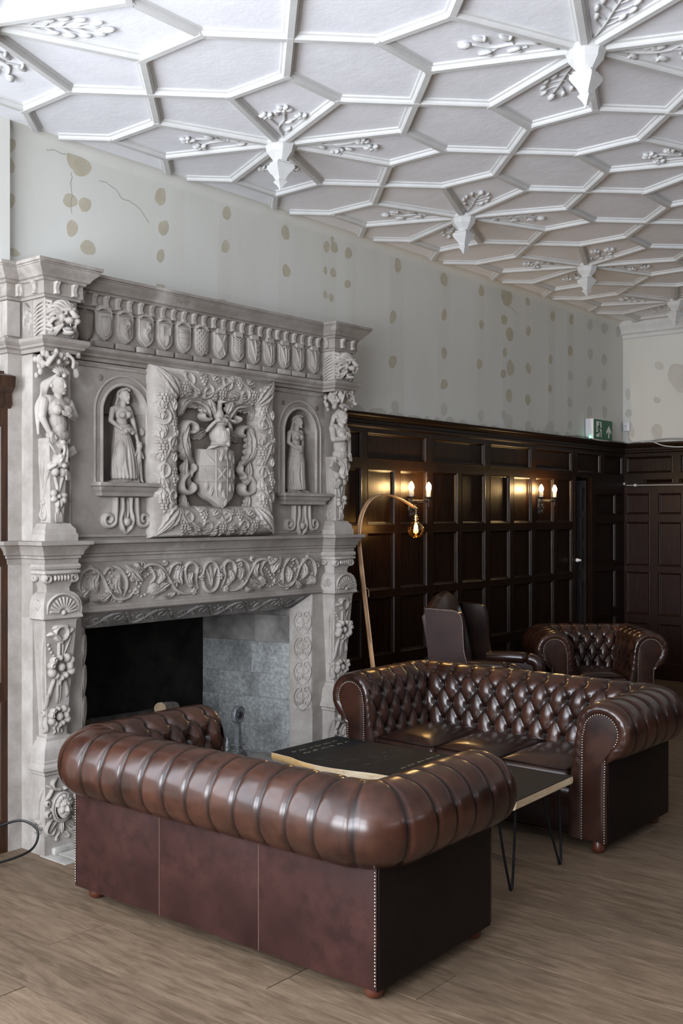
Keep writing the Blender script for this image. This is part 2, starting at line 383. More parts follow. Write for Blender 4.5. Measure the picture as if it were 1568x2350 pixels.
def clip(a, b):            # keep what lies inside the room; at the fireplace wall the pattern stops short
    lim = [(0, (XL-LX)/LS, 1), (0, (XE-.09-LX)/LS, -1), (1, (YF-LY)/LS, 1), (1, .452, -1)]
    a, b = np.array(a, float), np.array(b, float)
    for ax, v, s in lim:
        da, db = s*(a[ax]-v), s*(b[ax]-v)
        if da < 1e-6 and db < 1e-6: return None
        if da < 0: a = a+(b-a)*(-da/(db-da))
        elif db < 0: b = b+(a-b)*(-db/(da-db))
    return a, b
cf, sf = math.cos(.6945), math.sin(.6945)
def inview(x, y, m=.12):
    F = x*cf+y*sf; R = x*sf-y*cf
    if F < 1.5: return False
    return -1*.326-m < R/F < .326+m and 1.9/F < .49+m
RP = [(-.034, 0), (-.031, .007), (-.022, .010), (-.0195, .020), (-.013, .026), (.013, .026), (.0195, .020), (.022, .010), (.031, .007), (.034, 0)]
def rib(mbx, a, b):
    a, b = np.array(lw(a)), np.array(lw(b)); d = b-a; L = np.linalg.norm(d); d /= L; n = np.array([-d[1], d[0]])
    dk = 1+random.uniform(-.05, .05); a = a-d*.020; b = b+d*.020
    rows = [[(p[0]+n[0]*u, p[1]+n[1]*u, ZC-v*dk) for u, v in RP] for p in (a, b)]
    mbx.grid(np.array(rows)); k = len(mbx.v)
    mbx.f.append(tuple(range(k-20, k-10))); mbx.mi.append(0); mbx.f.append(tuple(reversed(range(k-10, k)))); mbx.mi.append(0)
rest = MB()
for a, b in segs:
    c = clip(a, b)
    if c is None: continue
    a, b = c
    if max(np.linalg.norm(a-b), 0) < .03: continue
    p, q = lw(a), lw(b)
    if inview(*p) or inview(*q) or inview((p[0]+q[0])/2, (p[1]+q[1])/2):
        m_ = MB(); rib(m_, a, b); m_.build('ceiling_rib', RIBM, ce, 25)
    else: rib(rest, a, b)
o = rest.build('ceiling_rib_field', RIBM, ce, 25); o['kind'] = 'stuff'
# border rib fragments where the pattern stops at the fireplace wall
# pendants
def pendant_mesh():
    m = MB()
    m.lathe([(.088, ZC), (.086, ZC-.024), (.079, ZC-.030), (.075, ZC-.038), (.071, ZC-.058), (.056, ZC-.075), (.041, ZC-.092), (.037, ZC-.104)], 8, ph=PI/8)
    m.lathe([(.044, ZC-.100), (.056, ZC-.105), (.056, ZC-.112), (.070, ZC-.118), (.071, ZC-.134), (.058, ZC-.152), (.040, ZC-.170), (.028, ZC-.188), (.026, ZC-.196)], 4, ph=PI/4)
    m.lathe([(.024, ZC-.193), (.035, ZC-.200), (.036, ZC-.206), (.022, ZC-.218), (.013, ZC-.228), (.003, ZC-.246)], 4, ph=PI/4)
    return m
pm = None
flower = []
SOOTY = mat('ceiling_scorch', (.30, .24, .19), rough=.95, spec=.1)
for i in range(-4, 5):
    for j in range(-4, 1):
        x, y = lw((i, j))
        if not (XL+.2 < x < XE-.05 and YF+.2 < y < YB): continue
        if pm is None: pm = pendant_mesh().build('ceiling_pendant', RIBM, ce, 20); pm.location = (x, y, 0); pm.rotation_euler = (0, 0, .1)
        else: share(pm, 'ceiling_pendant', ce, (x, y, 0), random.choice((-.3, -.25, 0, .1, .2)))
# foliage sprays in the kites, four moulds used over and over
def spray(kind):
    m = MB(); g = lambda u, v, d: (u, v, -d)
    def stem(pts, r0, r1):
        P = crom(pts, 5); m.tube([(u, v, -.004) for u, v in P], np.linspace(r0, r1, len(P)), 6, sq=(1, 1))
    def petalf(u, v, s, n=5):
        for k in range(n):
            t = 2*PI*k/n+u*9; M = Matrix.Rotation(t, 3, 'Z')
            m.ball((u+math.cos(t)*s*.9, v+math.sin(t)*s*.9, -.010), (s*.85, s*.5, .012), 8, 4, M)
        m.ball((u, v, -.014), s*.45, 7, 4)
    def leaf_(u, v, t, s): m.ball((u, v, -.007), (s, s*.38, .010), 8, 4, Matrix.Rotation(t, 3, 'Z'))
    # u runs from the star centre to the kite's tip
    if kind == 0:
        stem([(.10, 0), (.22, .005), (.34, 0), (.46, 0)], .007, .005); m.ball((.49, 0, -.01), (.035, .017, .014), 8, 4)
        for u, w in ((.24, .05), (.30, .07), (.36, .065), (.42, .045)):
            for s in (-1, 1): stem([(u-.05, 0), (u-.02, s*w*.6), (u+.02, s*w)], .004, .003); leaf_(u+.035, s*w, s*.2, .03)
    elif kind == 1:
        stem([(.12, .01), (.22, -.015), (.32, .01), (.44, 0)], .007, .005); petalf(.46, .0, .026)
        stem([(.22, -.01), (.30, -.05), (.36, -.075)], .005, .004); petalf(.375, -.08, .022)
        stem([(.26, 0), (.32, .05), (.37, .08)], .005, .004); petalf(.385, .085, .02)
        leaf_(.2, .03, .5, .03); leaf_(.4, -.03, -.5, .03); leaf_(.3, .03, .9, .025)
    elif kind == 2:
        stem([(.11, -.01), (.2, .02), (.3, .01), (.38, -.03), (.47, -.01)], .008, .005); m.ball((.50, -.01, -.01), (.03, .02, .015), 8, 4)
        for u, v, t in ((.2, .05, .8), (.27, -.035, -.7), (.33, .06, .6), (.38, -.075, -.6), (.43, .04, .4)):
            stem([(u-.03, v*.2), (u-.01, v*.7), (u, v)], .005, .004); leaf_(u+.02, v, t, .036); leaf_(u, v*1.15, t+1, .022)
    else:
        stem([(.14, 0), (.24, .0), (.30, .02), (.33, .07), (.30, .10)], .007, .005); petalf(.29, .105, .022)
        stem([(.26, .01), (.34, -.02), (.40, -.07)], .006, .004); petalf(.41, -.08, .024)
        stem([(.28, .01), (.38, .02), (.46, .01)], .006, .004); petalf(.47, .01, .026); leaf_(.36, .05, .5, .03); leaf_(.2, -.03, -.6, .03); leaf_(.22, .035, .6, .026)
    return m
sp = {}
for i in range(-1, 5):
    for j in range(-3, 1):
        for q in range(4):
            x, y = lw((i, j)); th = PI/4+q*PI/2
            cx, cy = x+.42*math.cos(th), y+.42*math.sin(th)
            if not (XL < cx < XE-.15 and YF < cy < YB-.14 and inview(cx, cy, .1)): continue
            k = (i*3+j*5+q*2+1) % 4
            if k not in sp:
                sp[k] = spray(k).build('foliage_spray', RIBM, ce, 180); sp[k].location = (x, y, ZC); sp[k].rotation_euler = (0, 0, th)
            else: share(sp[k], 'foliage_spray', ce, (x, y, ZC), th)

# ---- dark oak panelling
def panel_field(par, P, x0, x1, z0, z1, m, proud=.0):
    """a sunk panel with a moulded edge: P(u,z,d) maps to the wall, d towards the room"""
    rows = []
    for ins, d in ((0, .030), (.006, .031), (.012, .022), (.017, .020), (.020, .010), (.024, .008)):
        rows.append([P(x0+ins, z0+ins, d), P(x1-ins, z0+ins, d), P(x1-ins, z1-ins, d), P(x0+ins, z1-ins, d)])
    mbx = MB().grid(np.array(rows), wv=True); k = len(mbx.v); mbx.f.append((k-4, k-3, k-2, k-1)); mbx.mi.append(0)
    return mbx.build('panel', m, par, 0)
def wainscot(par, P, cols, rows, u0, u1, z0, z1, m, skip=()):
    """frame of stiles and rails round sunk panels; every rail, stile and panel a piece of its own"""
    zs = sorted(rows)
    for n, (ra, rb, cc) in enumerate(zs):
        lo = z0 if n == 0 else (zs[n-1][1])
        MB().box(0, 1, 0, 1, 0, 1)
        def slab(a, b, c, d, nm):
            vs = [P(u, z, dd) for dd in (0, .03) for z in (c, d) for u in (a, b)]
            MB().add(vs, [(0, 2, 3, 1), (4, 5, 7, 6), (0, 1, 5, 4), (2, 6, 7, 3), (0, 4, 6, 2), (1, 3, 7, 5)]).build(nm, m, par, 0)
        slab(u0, u1, lo, ra, 'rail')
        edges = [u0]
        for a, b in cc:
            slab(edges[-1], a, ra, rb, 'stile'); panel_field(par, P, a, b, ra, rb, m); edges.append(b)
        slab(edges[-1], u1, ra, rb, 'stile')
        if n == len(zs)-1: slab(u0, u1, rb, z1, 'rail')
half = [(5.02, 5.29), (5.35, 5.60), (5.66, 5.978), (6.038, 6.378), (6.448, 6.787), (6.842, 7.188), (7.254, 7.571), (7.624, 7.933), (7.99, 8.32), (8.372, 8.668)]
full = [(5.02, 5.60), (5.66, 6.364), (6.450, 7.180), (7.262, 7.925), (7.995, 8.662)]
PB = lambda u, z, d: (u, YB-d, z)
p1 = root_struct('trim_1')
wainscot(p1, PB, None, [(.14, .553, half), (.607, 1.02, half), (1.062, 1.473, half), (1.521, 1.92, half)], 4.94, 8.72, 0, 1.95, OAK)
wainscot(p1, PB, None, [(1.98, 2.17, full+[(8.76, 9.243), (9.327, 9.73)])], 4.94, XE, 1.95, 2.20, OAK)
DADO = [(.028, 2.195), (.05, 2.205), (.05, 2.22), (.035, 2.228), (.036, 2.25), (.055, 2.258), (.06, 2.272), (.075, 2.278), (.078, 2.296), (.0, 2.298)]
MB().mould([(4.94, YB), (XE, YB), (XE, YF)], DADO).build('dado_rail', OAK, p1, 30)
MB().mould([(4.94, YB), (8.72, YB)], [(.03, 0), (.045, 0), (.045, .10), (.035, .125), (.03, .125)]).build('skirting', OAK, p1, 30)
# end wall panelling
PE = lambda u, z, d: (XE-d, -u, z)
p2 = root_struct('trim_2')
fy = [(-4.473, -4.222), (-4.140, -3.90), (-3.84, -3.56), (-3.48, -3.2), (-3.14, -2.86), (-2.78, -2.5), (-2.44, -2.16), (-2.08, -1.8)]
bigf = [(-4.473, -3.994), (-3.912, -3.45), (-3.37, -2.9), (-2.82, -2.35), (-2.27, -1.8)]
wainscot(p2, PE, None, [(.14, .545, fy), (.615, 1.04, fy), (1.093, 1.528, fy), (1.597, 1.806, fy)], -YB+.03, -YF, 0, 1.86, OAK_RED)
wainscot(p2, PE, None, [(1.90, 1.94, [(-4.28, -3.99), (-3.93, -3.5), (-3.4, -2.9)]), (1.998, 2.165, bigf)], -YB+.03, -YF, 1.86, 2.20, OAK)
# ---- doorway in the corner: a leaf with its sheen painted in standing open in the reveal, and a panelled column beside it
d1 = root_struct('door_1')
dv = np.array((-.60, .80)); dn = np.array((-.80, -.60))       # the leaf stands open into the dark passage behind
PD = lambda u, z, d: (9.052+dv[0]*(.78-u)+dn[0]*d, YB+.035+dv[1]*(.78-u)+dn[1]*d, z)
mb = MB()
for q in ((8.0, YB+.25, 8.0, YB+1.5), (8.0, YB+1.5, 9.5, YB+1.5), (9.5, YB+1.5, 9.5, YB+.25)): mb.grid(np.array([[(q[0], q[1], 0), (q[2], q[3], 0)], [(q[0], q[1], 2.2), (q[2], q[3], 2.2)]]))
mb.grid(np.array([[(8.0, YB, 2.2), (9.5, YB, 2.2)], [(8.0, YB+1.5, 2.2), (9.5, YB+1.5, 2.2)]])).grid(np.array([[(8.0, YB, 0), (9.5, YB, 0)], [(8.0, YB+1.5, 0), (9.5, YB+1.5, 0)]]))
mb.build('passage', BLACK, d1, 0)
OAK_SHEEN = mat('painted_sheen_oak', (.022, .018, .016), (.040, .034, .031), rough=.3, scale=9, stretch=(9, 9, .7), spec=.08)  # grey base colour paints in the sheen reflected on the leaf
wainscot(d1, PD, None, [(.10, .98, [(.06, .50), (.545, .70), (.730, .768)]), (1.08, 1.292, [(.06, .50), (.545, .70), (.730, .768)]), (1.345, 1.576, [(.06, .50), (.545, .70), (.730, .768)]), (1.625, 1.854, [(.06, .50), (.545, .70), (.730, .768)])], 0, .78, 0.01, 1.915, OAK_SHEEN)
MB().box(8.72, 9.06, YB+.10, YB+.13, 1.90, 1.95).build('door_head', OAK, d1, 0)
mb = MB(); mb.box(8.7, 8.735, YB-.035, YB+.14, 0, 1.95); mb.box(9.05, 9.085, YB-.035, YB+.14, 0, 1.95); mb.build('door_jamb', OAK, d1, 0)
MB().lathe([(.006, 0), (.016, .004), (.018, .02), (.010, .03), (.010, .05)], 12, (8.725, YB-.035, 1.18), Matrix.Rotation(PI/2, 3, 'X')).build('door_knob', mat('china', (.75, .75, .78), rough=.15), d1, 60)
wainscot(p1, PB, None, [(.14, .62, [(9.13, 9.57)]), (.684, 1.064, [(9.13, 9.57)]), (1.137, 1.519, [(9.14, 9.57)]), (1.592, 1.797, [(9.15, 9.57)])], 9.085, XE, 0, 1.95, OAK)
wire_w = mat('white_wire', (.6, .6, .58), rough=.5)
MB().tube([(XE-.034, 4.46, 1.885), (XE-.036, 4.0, 1.882), (XE-.036, 3.4, 1.879)], .004, 5).build('conduit_strip', wire_w, p2)
for y, z in ((4.505-.02, 1.90), (4.505-.14, 1.885)): MB().box(XE-.05, XE-.03, y-.012, y+.012, z-.012, z+.012).build('cable_clip', wire_w, p2, 0)

# ---- old panelled door and frame at the left of the chimney breast
d2 = root_struct('door_2')
PL = lambda u, z, d: (u, 4.42-d, z)
MB().box(2.1, 2.815, 4.42, YB, 0, 2.28).build('door_lining', OAK_BROWN, d2, 0)
wainscot(d2, PL, None, [(.15, .72, [(2.20, 2.48), (2.54, 2.77)]), (.80, 1.36, [(2.20, 2.48), (2.54, 2.77)]), (1.44, 2.02, [(2.20, 2.48), (2.54, 2.77)])], 2.1, 2.80, 0, 2.1, OAK_BROWN)
MB().mould([(2.1, 4.42), (2.815, 4.42)], [(.03, 2.1), (.045, 2.12), (.04, 2.17), (.07, 2.2), (.075, 2.25), (.0, 2.27)]).build('door_cornice', OAK_BROWN, d2, 30)
# ================================================================== CHESTERFIELD SEATING
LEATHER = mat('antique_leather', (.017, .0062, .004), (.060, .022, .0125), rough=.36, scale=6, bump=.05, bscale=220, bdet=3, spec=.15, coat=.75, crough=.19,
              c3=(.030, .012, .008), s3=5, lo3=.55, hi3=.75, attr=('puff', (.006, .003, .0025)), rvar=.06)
LEATHER_FLAT = mat('back_leather', (.024, .010, .0085), (.044, .0175, .0145), rough=.45, scale=16, bump=.06, bscale=200, bdet=3, spec=.18, coat=.03, crough=.3,
                   c3=(.018, .007, .006), s3=4, lo3=.5, hi3=.75)
LEATHER_DARK = mat('side_shade_leather', (.004, .002, .0018), (.008, .004, .0035), rough=.42, scale=9, bump=.06, bscale=200, bdet=3, spec=.2, coat=.0, crough=.3)  # near-black tone puts the shade of the sofa sides into the colour
NAIL = mat('nail_brass', (.55, .50, .44), rough=.3, metal=1.0)
BUN = mat('bun_foot_wood', (.06, .016, .008), (.11, .03, .015), rough=.3, scale=10)
PROF = crom([(.004, .446), (.034, .454), (.078, .480), (.106, .524), (.113, .575), (.098, .632), (.055, .681), (-.012, .704), (-.072, .700), (-.122, .668), (-.150, .61), (-.162, .53), (-.174, .44), (-.188, .36), (-.200, .27)], 8)
def resample(P, n):
    P = np.asarray(P, float); d = np.r_[0, np.cumsum(np.linalg.norm(np.diff(P, axis=0), axis=1))]
    t = np.linspace(0, d[-1], n); return np.stack([np.interp(t, d, P[:, k]) for k in range(P.shape[1])], 1), d[-1]
NT = 112
PR, PLEN = resample(PROF, NT)
TT = np.linspace(0, PLEN, NT)
T0 = TT[np.argmin(np.hypot(PR[:, 0]+.105, PR[:, 1]-.682))]       # the first row of buttons, just inside the crest
ROWQ = .098
def chesterfield(hx, D, na, nb, rows, name, label, cat, group, ncush, per=12):
    root = thing(name, label, cat, (0, 0, 0), 0, group)
    y0 = -.010
    # column coordinate c runs front of one arm -> corner -> back -> corner -> front of the other arm
    nc = 2; NC = 2*na+nb+2*nc
    C = np.linspace(0, NC, NC*per+1)
    o, z = PR[:, 0], PR[:, 1]; pos = np.zeros((len(C), NT, 3))
    Lb = hx-.12
    for i, c in enumerate(C):
        k = o+.12; neg = np.minimum(0, k)
        mirror = c > NC/2
        cc = NC-c if mirror else c
        if cc <= na:
            y = y0+(D-.12+neg-y0)*(cc/na); x = -(Lb+k)
        elif cc <= na+nc:
            a = (cc-na)/nc*PI/2; kp = np.maximum(0, k)
            x = -(Lb+np.where(k < 0, k, kp*math.cos(a))); y = D-.12+np.where(k < 0, k, kp*math.sin(a))
        else:
            q = (cc-na-nc)/nb; x = -(Lb+neg)+2*(Lb+neg)*q; y = D-.12+k
        if mirror: x = -x
        pos[i, :, 0] = x; pos[i, :, 1] = y; pos[i, :, 2] = z
    # tufting
    cc, tt = np.meshgrid(C, TT, indexing='ij')
    wob = .035*np.sin(cc*2.3+tt*9)+.03*np.sin(cc*5.1+1)
    w = (tt-T0)/ROWQ
    u = cc-.5-w/2; v = cc-.5+w/2
    sq = lambda x: np.abs(np.sin(PI*x))
    dia = (sq(u)*sq(v))**.36
    pl_top = 1-np.exp(-(((cc-.5)-np.round(cc-.5))/np.where((np.minimum(cc, NC-cc) > na) & (np.minimum(cc, NC-cc) < na+nc), .055, .075))**2)
    last = rows-1
    pl_bot = sq(cc-.5-last/2)**.5
    f_top = np.clip((tt-T0)/(.5*ROWQ)+.0, 0, 1); f_bot = np.clip((tt-(T0+last*ROWQ))/(.5*ROWQ), 0, 1)
    puff = (1-f_top)*(pl_top*.34+.10*sq(cc-.5)**.5)+f_top*((1-f_bot)*dia+f_bot*pl_bot*.9)
    H = .023*puff*np.clip(np.minimum(cc, NC-cc)/.45, 0, 1)**.6
    edge = np.clip(tt/.035, 0, 1)**.5; H = H*edge
    for r in range(rows):
        tr = T0+r*ROWQ; du = cc-.5-r/2; du = du-np.round(du)
        d2 = (du*.122)**2+(tt-tr)**2
        H -= .018*np.exp(-d2/.018**2)
    tS = np.gradient(pos, axis=0); tT = np.gradient(pos, axis=1)
    n = np.cross(tS, tT); ln = np.linalg.norm(n, axis=2, keepdims=True)
    n = np.where(ln > 1e-7, n/np.maximum(ln, 1e-9), 0)
    # outward check at the crest of the back
    m_i = len(C)//2; kk = np.argmax(z)
    if n[m_i, kk, 2] < 0: n = -n
    # in the mitred inner corner use the diagonal
    P = pos+n*H[..., None]
    mb = MB().grid(P)
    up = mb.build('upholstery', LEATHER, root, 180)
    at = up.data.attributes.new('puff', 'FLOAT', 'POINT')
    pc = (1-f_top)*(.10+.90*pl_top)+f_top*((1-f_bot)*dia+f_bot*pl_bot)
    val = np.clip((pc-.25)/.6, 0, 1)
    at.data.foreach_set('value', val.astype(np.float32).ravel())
    # buttons
    bmb = MB()
    for r in range(rows):
        ti = int(np.argmin(np.abs(TT-(T0+r*ROWQ))))
        cs = [k+.5 for k in range(NC)] if r % 2 == 0 else [k for k in range(1, NC)]
        for c in cs:
            ci = int(round(c*per)); p = P[ci, ti]+n[ci, ti]*.003; nn = Vector(n[ci, ti])
            if nn.length < .5: continue
            M = nn.to_track_quat('Z', 'Y').to_matrix(); bmb.ball(p, (.0095, .0095, .0055), 8, 4, M)
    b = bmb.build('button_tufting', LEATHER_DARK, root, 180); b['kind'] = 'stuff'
    # scrolled arm fronts
    F = [(-.127, .06), (-.125, .3), (-.121, .55)]
    cx0, cz0, rr = -.027, .574, .086
    F += [(cx0+rr*math.cos(a), cz0+rr*math.sin(a)) for a in np.linspace(PI, -.33*PI, 26)]
    F += [(-.006, .485), (-.010, .3), (-.010, .06)]
    Fp, _ = resample(F, 90)
    Oo = [(-.200, .06)]+[tuple(p) for p in PROF[::-1]]+[(.0, .3), (.0, .06)]
    Op, olen = resample(Oo, 90)
    for sgn in (-1, 1):
        g = lambda a, zz, yy: (sgn*(hx+a), yy, zz)
        rowsP = []
        for q, yy in ((0, y0), (.12, y0-.010), (.35, y0-.017), (.7, y0-.016), (1, y0-.007)):
            row = []
            for k in range(90):
                p = Op[k]*(1-q)+Fp[k]*q
                pl = .0035*math.sin(k*2.4)*math.sin(PI*q) if .25 < k/90 < .85 else 0
                row.append(g(p[0], p[1], yy+pl))
            rowsP.append(row)
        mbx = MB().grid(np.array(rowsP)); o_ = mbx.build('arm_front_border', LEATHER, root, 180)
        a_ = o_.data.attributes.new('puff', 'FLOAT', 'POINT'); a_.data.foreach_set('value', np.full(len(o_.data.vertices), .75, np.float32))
        fm = MB().prism(Fp, lambda u_, v_, d: g(u_, v_, y0-d), 0, .011, dome=.009, rings=4)
        o_ = fm.build('arm_facing', LEATHER, root, 50)
        a_ = o_.data.attributes.new('puff', 'FLOAT', 'POINT'); a_.data.foreach_set('value', np.full(len(o_.data.vertices), .7, np.float32))
        nm = MB(); NP, nl = resample(F, 2); NP, nl = resample(F, max(2, int(1.25/.0115)))
        for p in NP: nm.ball(g(p[0], p[1], y0-.013), (.0042, .003, .0042), 6, 4)
        for k in range(35): nm.ball(g(-.006, .072+k*.0108, D+.007), (.0038, .003, .0038), 6, 4)
        o_ = nm.build('nail_trim', NAIL, root, 180); o_['kind'] = 'stuff'
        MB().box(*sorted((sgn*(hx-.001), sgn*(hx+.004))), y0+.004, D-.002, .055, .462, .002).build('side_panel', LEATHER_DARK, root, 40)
    # base carcase, outer back panels, seams
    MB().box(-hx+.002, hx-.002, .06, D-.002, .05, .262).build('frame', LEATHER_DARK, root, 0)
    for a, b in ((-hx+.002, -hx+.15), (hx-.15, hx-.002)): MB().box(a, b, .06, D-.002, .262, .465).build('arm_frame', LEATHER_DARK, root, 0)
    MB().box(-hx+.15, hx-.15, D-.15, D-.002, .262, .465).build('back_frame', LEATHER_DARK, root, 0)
    npan = 3 if hx > .6 else 1
    for k in range(npan):
        a = -hx+2*hx*k/npan; bq = -hx+2*hx*(k+1)/npan
        MB().box(a+.0012, bq-.0012, D-.004, D+.005, .052, .465, .003).build('back_panel', LEATHER_FLAT, root, 40)
        if k: MB().box(a-.001, a+.001, D+.001, D+.0055, .052, .462).build('seam', mat('seam_thread', (.16, .09, .07), rough=.5), root, 0)
    # front rail with its own row of buttons
    W2 = hx-.2
    xs_ = np.linspace(-W2-.06, W2+.06, 120); zs_ = np.linspace(.06, .275, 14); R_ = np.zeros((120, 14, 3))
    nbt = max(3, int(2*W2/.2))
    for i, x in enumerate(xs_):
        for j, zz in enumerate(zs_):
            q = (zz-.06)/.215; h = .020*max(0, math.sin(PI*q))**.5
            for k in range(nbt):
                bx = -W2+(k+.5)*2*W2/nbt; h -= .016*math.exp(-((x-bx)**2+(zz-.17)**2)/.022**2)
            R_[i, j] = (x, .028-h, zz)
    o_ = MB().grid(R_).build('front_rail', LEATHER, root, 180)
    a_ = o_.data.attributes.new('puff', 'FLOAT', 'POINT'); a_.data.foreach_set('value', np.full(len(o_.data.vertices), .35, np.float32))
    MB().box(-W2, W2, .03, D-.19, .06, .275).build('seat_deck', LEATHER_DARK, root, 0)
    cw = 2*W2/ncush
    for k in range(ncush):
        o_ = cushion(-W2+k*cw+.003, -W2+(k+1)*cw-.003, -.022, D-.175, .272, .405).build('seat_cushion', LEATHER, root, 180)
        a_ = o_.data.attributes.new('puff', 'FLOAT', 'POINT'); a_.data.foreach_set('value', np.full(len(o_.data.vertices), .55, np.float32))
        xa, xb = -W2+k*cw+.006, -W2+(k+1)*cw-.006
        for zz in (.300, .372):
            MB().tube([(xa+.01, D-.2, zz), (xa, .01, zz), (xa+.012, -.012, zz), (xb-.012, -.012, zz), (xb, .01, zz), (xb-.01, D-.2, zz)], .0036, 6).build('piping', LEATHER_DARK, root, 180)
    for sx in (-1, 1):
        for yy in (.02, D-.06):
            MB().lathe([(.018, 0), (.03, .008), (.034, .025), (.028, .045), (.024, .056)], 14, (sx*(hx-.06), yy, 0)).build('bun_foot', BUN, root, 60)
    return root
def cushion(x0, x1, y0, y1, z0, z1, crown=.012, n=18):
    bm = bmesh.new(); bmesh.ops.create_cube(bm, size=2); bmesh.ops.subdivide_edges(bm, edges=bm.edges[:], cuts=n, use_grid_fill=True)
    for v in bm.verts:
        x, y, z = v.co
        f = max(0, (1-abs(x)**3)*(1-abs(y)**3))
        zz = z*(.58+.42*f**.55)+(crown/((z1-z0)/2))*z*f*(1.0 if z > 0 else .2)
        e = 1-.10*abs(z)**2.5
        v.co = ((x0+x1)/2+x*e*(x1-x0)/2, (y0+y1)/2+y*e*(y1-y0)/2, (z0+z1)/2+zz*(z1-z0)/2)
    return MB().addbm(bm)
SD = .70
sofa = chesterfield(.785, SD, 5, 11, 4, 'chesterfield_sofa', 'brown leather chesterfield sofa seen from behind, its plain panelled back to the camera', 'sofa', 'pair of chesterfield sofas', 3)
sofa2 = dup(sofa, (4.57, 2.965, 0), -PI/2, 'brown leather chesterfield sofa facing us behind the black table, its button-tufted back and seat showing')
sofa.location = (3.365, 2.879, 0); sofa.rotation_euler = (0, 0, PI/2+.02)
club = chesterfield(.388, .64, 4, 5, 4, 'club_armchair', 'low buttoned leather club armchair with scrolled arms in the panelled corner', 'armchair', None, 1)
club.location = (7.33, 3.546, 0); club.rotation_euler = (0, 0, -.876)

# ---- wing chair
wing = thing('wing_chair', 'tall brown leather wing chair standing against the oak panelling behind the sofa', 'armchair')
def setp(o, val):
    a_ = o.data.attributes.new('puff', 'FLOAT', 'POINT'); a_.data.foreach_set('value', np.full(len(o.data.vertices), val, np.float32)); return o
hw = .30
# inner back, gently domed, and outside back
gx = np.linspace(-1, 1, 17); gz = np.linspace(0, 1, 17); A = np.zeros((17, 17, 3)); B = np.zeros((17, 17, 3))
for i, x in enumerate(gx):
    for j, q in enumerate(gz):
        top = 1.045-.10*abs(x)**2.2
        zz = .36+q*(top-.36); yy = .54+.12*q
        b = .04*(1-x*x)*(1-(2*q-1)**4)
        A[i, j] = (x*(hw-.02), yy-b-.02*math.sin(PI*q), zz); B[i, j] = (x*(hw-.005), yy+.10-.03*(q > .97), min(zz, top))
mb = MB().grid(A).grid(B)
edge = [tuple(A[0, j]) for j in range(17)]+[tuple(A[i, 16]) for i in range(1, 17)]+[tuple(A[16, j]) for j in range(15, -1, -1)]
edgB = [tuple(B[0, j]) for j in range(17)]+[tuple(B[i, 16]) for i in range(1, 17)]+[tuple(B[16, j]) for j in range(15, -1, -1)]
mid = [((a[0]+b[0])/2*1.03, (a[1]+b[1])/2, (a[2]+b[2])/2+.02) for a, b in zip(edge, edgB)]
mb.grid(np.array([edge, mid, edgB]))
setp(mb.build('backrest', LEATHER, wing, 60), .5)
for s in (-1, 1):
    out = [(.695, .30), (.70, .62), (.725, .95), (.715, .968), (.60, .962), (.515, .957), (.478, .935), (.462, .88), (.458, .80), (.452, .70), (.432, .62), (.405, .555), (.39, .50), (.39, .30)]
    OP = crom(out, 3)
    gW = lambda u, v, d: (s*(hw+.012+d), u, v)
    mb = MB().prism(OP, gW, -.058, .0).prism(OP, gW, 0, .006)
    w_ = mb.build('wing', LEATHER, wing, 40); setp(w_, .42)
    setp(MB().prism([(p[0]*.985+.008, p[1]) for p in OP], lambda u, v, d: (s*(hw+.012+d), u, v), .005, .010).build('wing_outer_panel', LEATHER_FLAT, wing, 40), .5)
    nm = MB(); NP, _ = resample([p for p in OP if p[0] < .72 and p[1] > .5 and not (p[0] > .69 and p[1] < .95)], 75)
    for p in (NP if s < 0 else []): nm.ball(gW(p[0], p[1], .008), (.003, .0036, .0036), 6, 4)
    o_ = nm.build('nail_trim', NAIL, wing, 180); o_['kind'] = 'stuff'
    # padded arm, curling at its front
    arm = crom([(.45, .585), (.30, .592), (.16, .588), (.10, .565), (.082, .50), (.085, .40), (.09, .30)], 6)
    rows = []
    for k, p in enumerate(arm):
        t = arm[min(k+1, len(arm)-1)]-arm[max(k-1, 0)]; t /= np.linalg.norm(t); nrm = np.array([t[1], -t[0]]) * -1
        if nrm[1] < 0 and k < 12: nrm = -nrm
        row = []
        for a in np.linspace(0, 2*PI, 14, endpoint=False):
            sx, sz = .052*abs(math.cos(a))**.7*np.sign(math.cos(a)), .042*abs(math.sin(a))**.7*np.sign(math.sin(a))
            row.append((s*(hw-.03)+sx, p[0]+nrm[0]*sz, p[1]+nrm[1]*sz))
        rows.append(row)
    setp(MB().grid(np.array(rows), wv=True).build('arm', LEATHER, wing, 180), .6)
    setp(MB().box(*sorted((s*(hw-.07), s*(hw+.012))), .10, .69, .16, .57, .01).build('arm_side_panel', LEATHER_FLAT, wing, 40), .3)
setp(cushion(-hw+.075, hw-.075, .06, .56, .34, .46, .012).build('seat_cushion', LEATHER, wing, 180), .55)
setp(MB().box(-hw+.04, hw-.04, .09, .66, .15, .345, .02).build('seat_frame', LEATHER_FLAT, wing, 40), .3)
for sx in (-1, 1):
    for yy in (.12, .64): MB().lathe([(.014, 0), (.02, .06), (.026, .15), (.026, .17)], 8, (sx*(hw-.05), yy, 0)).build('leg', BUN, wing, 50)
wing.location = (6.26, 3.459, 0); wing.rotation_euler = (0, 0, .287)
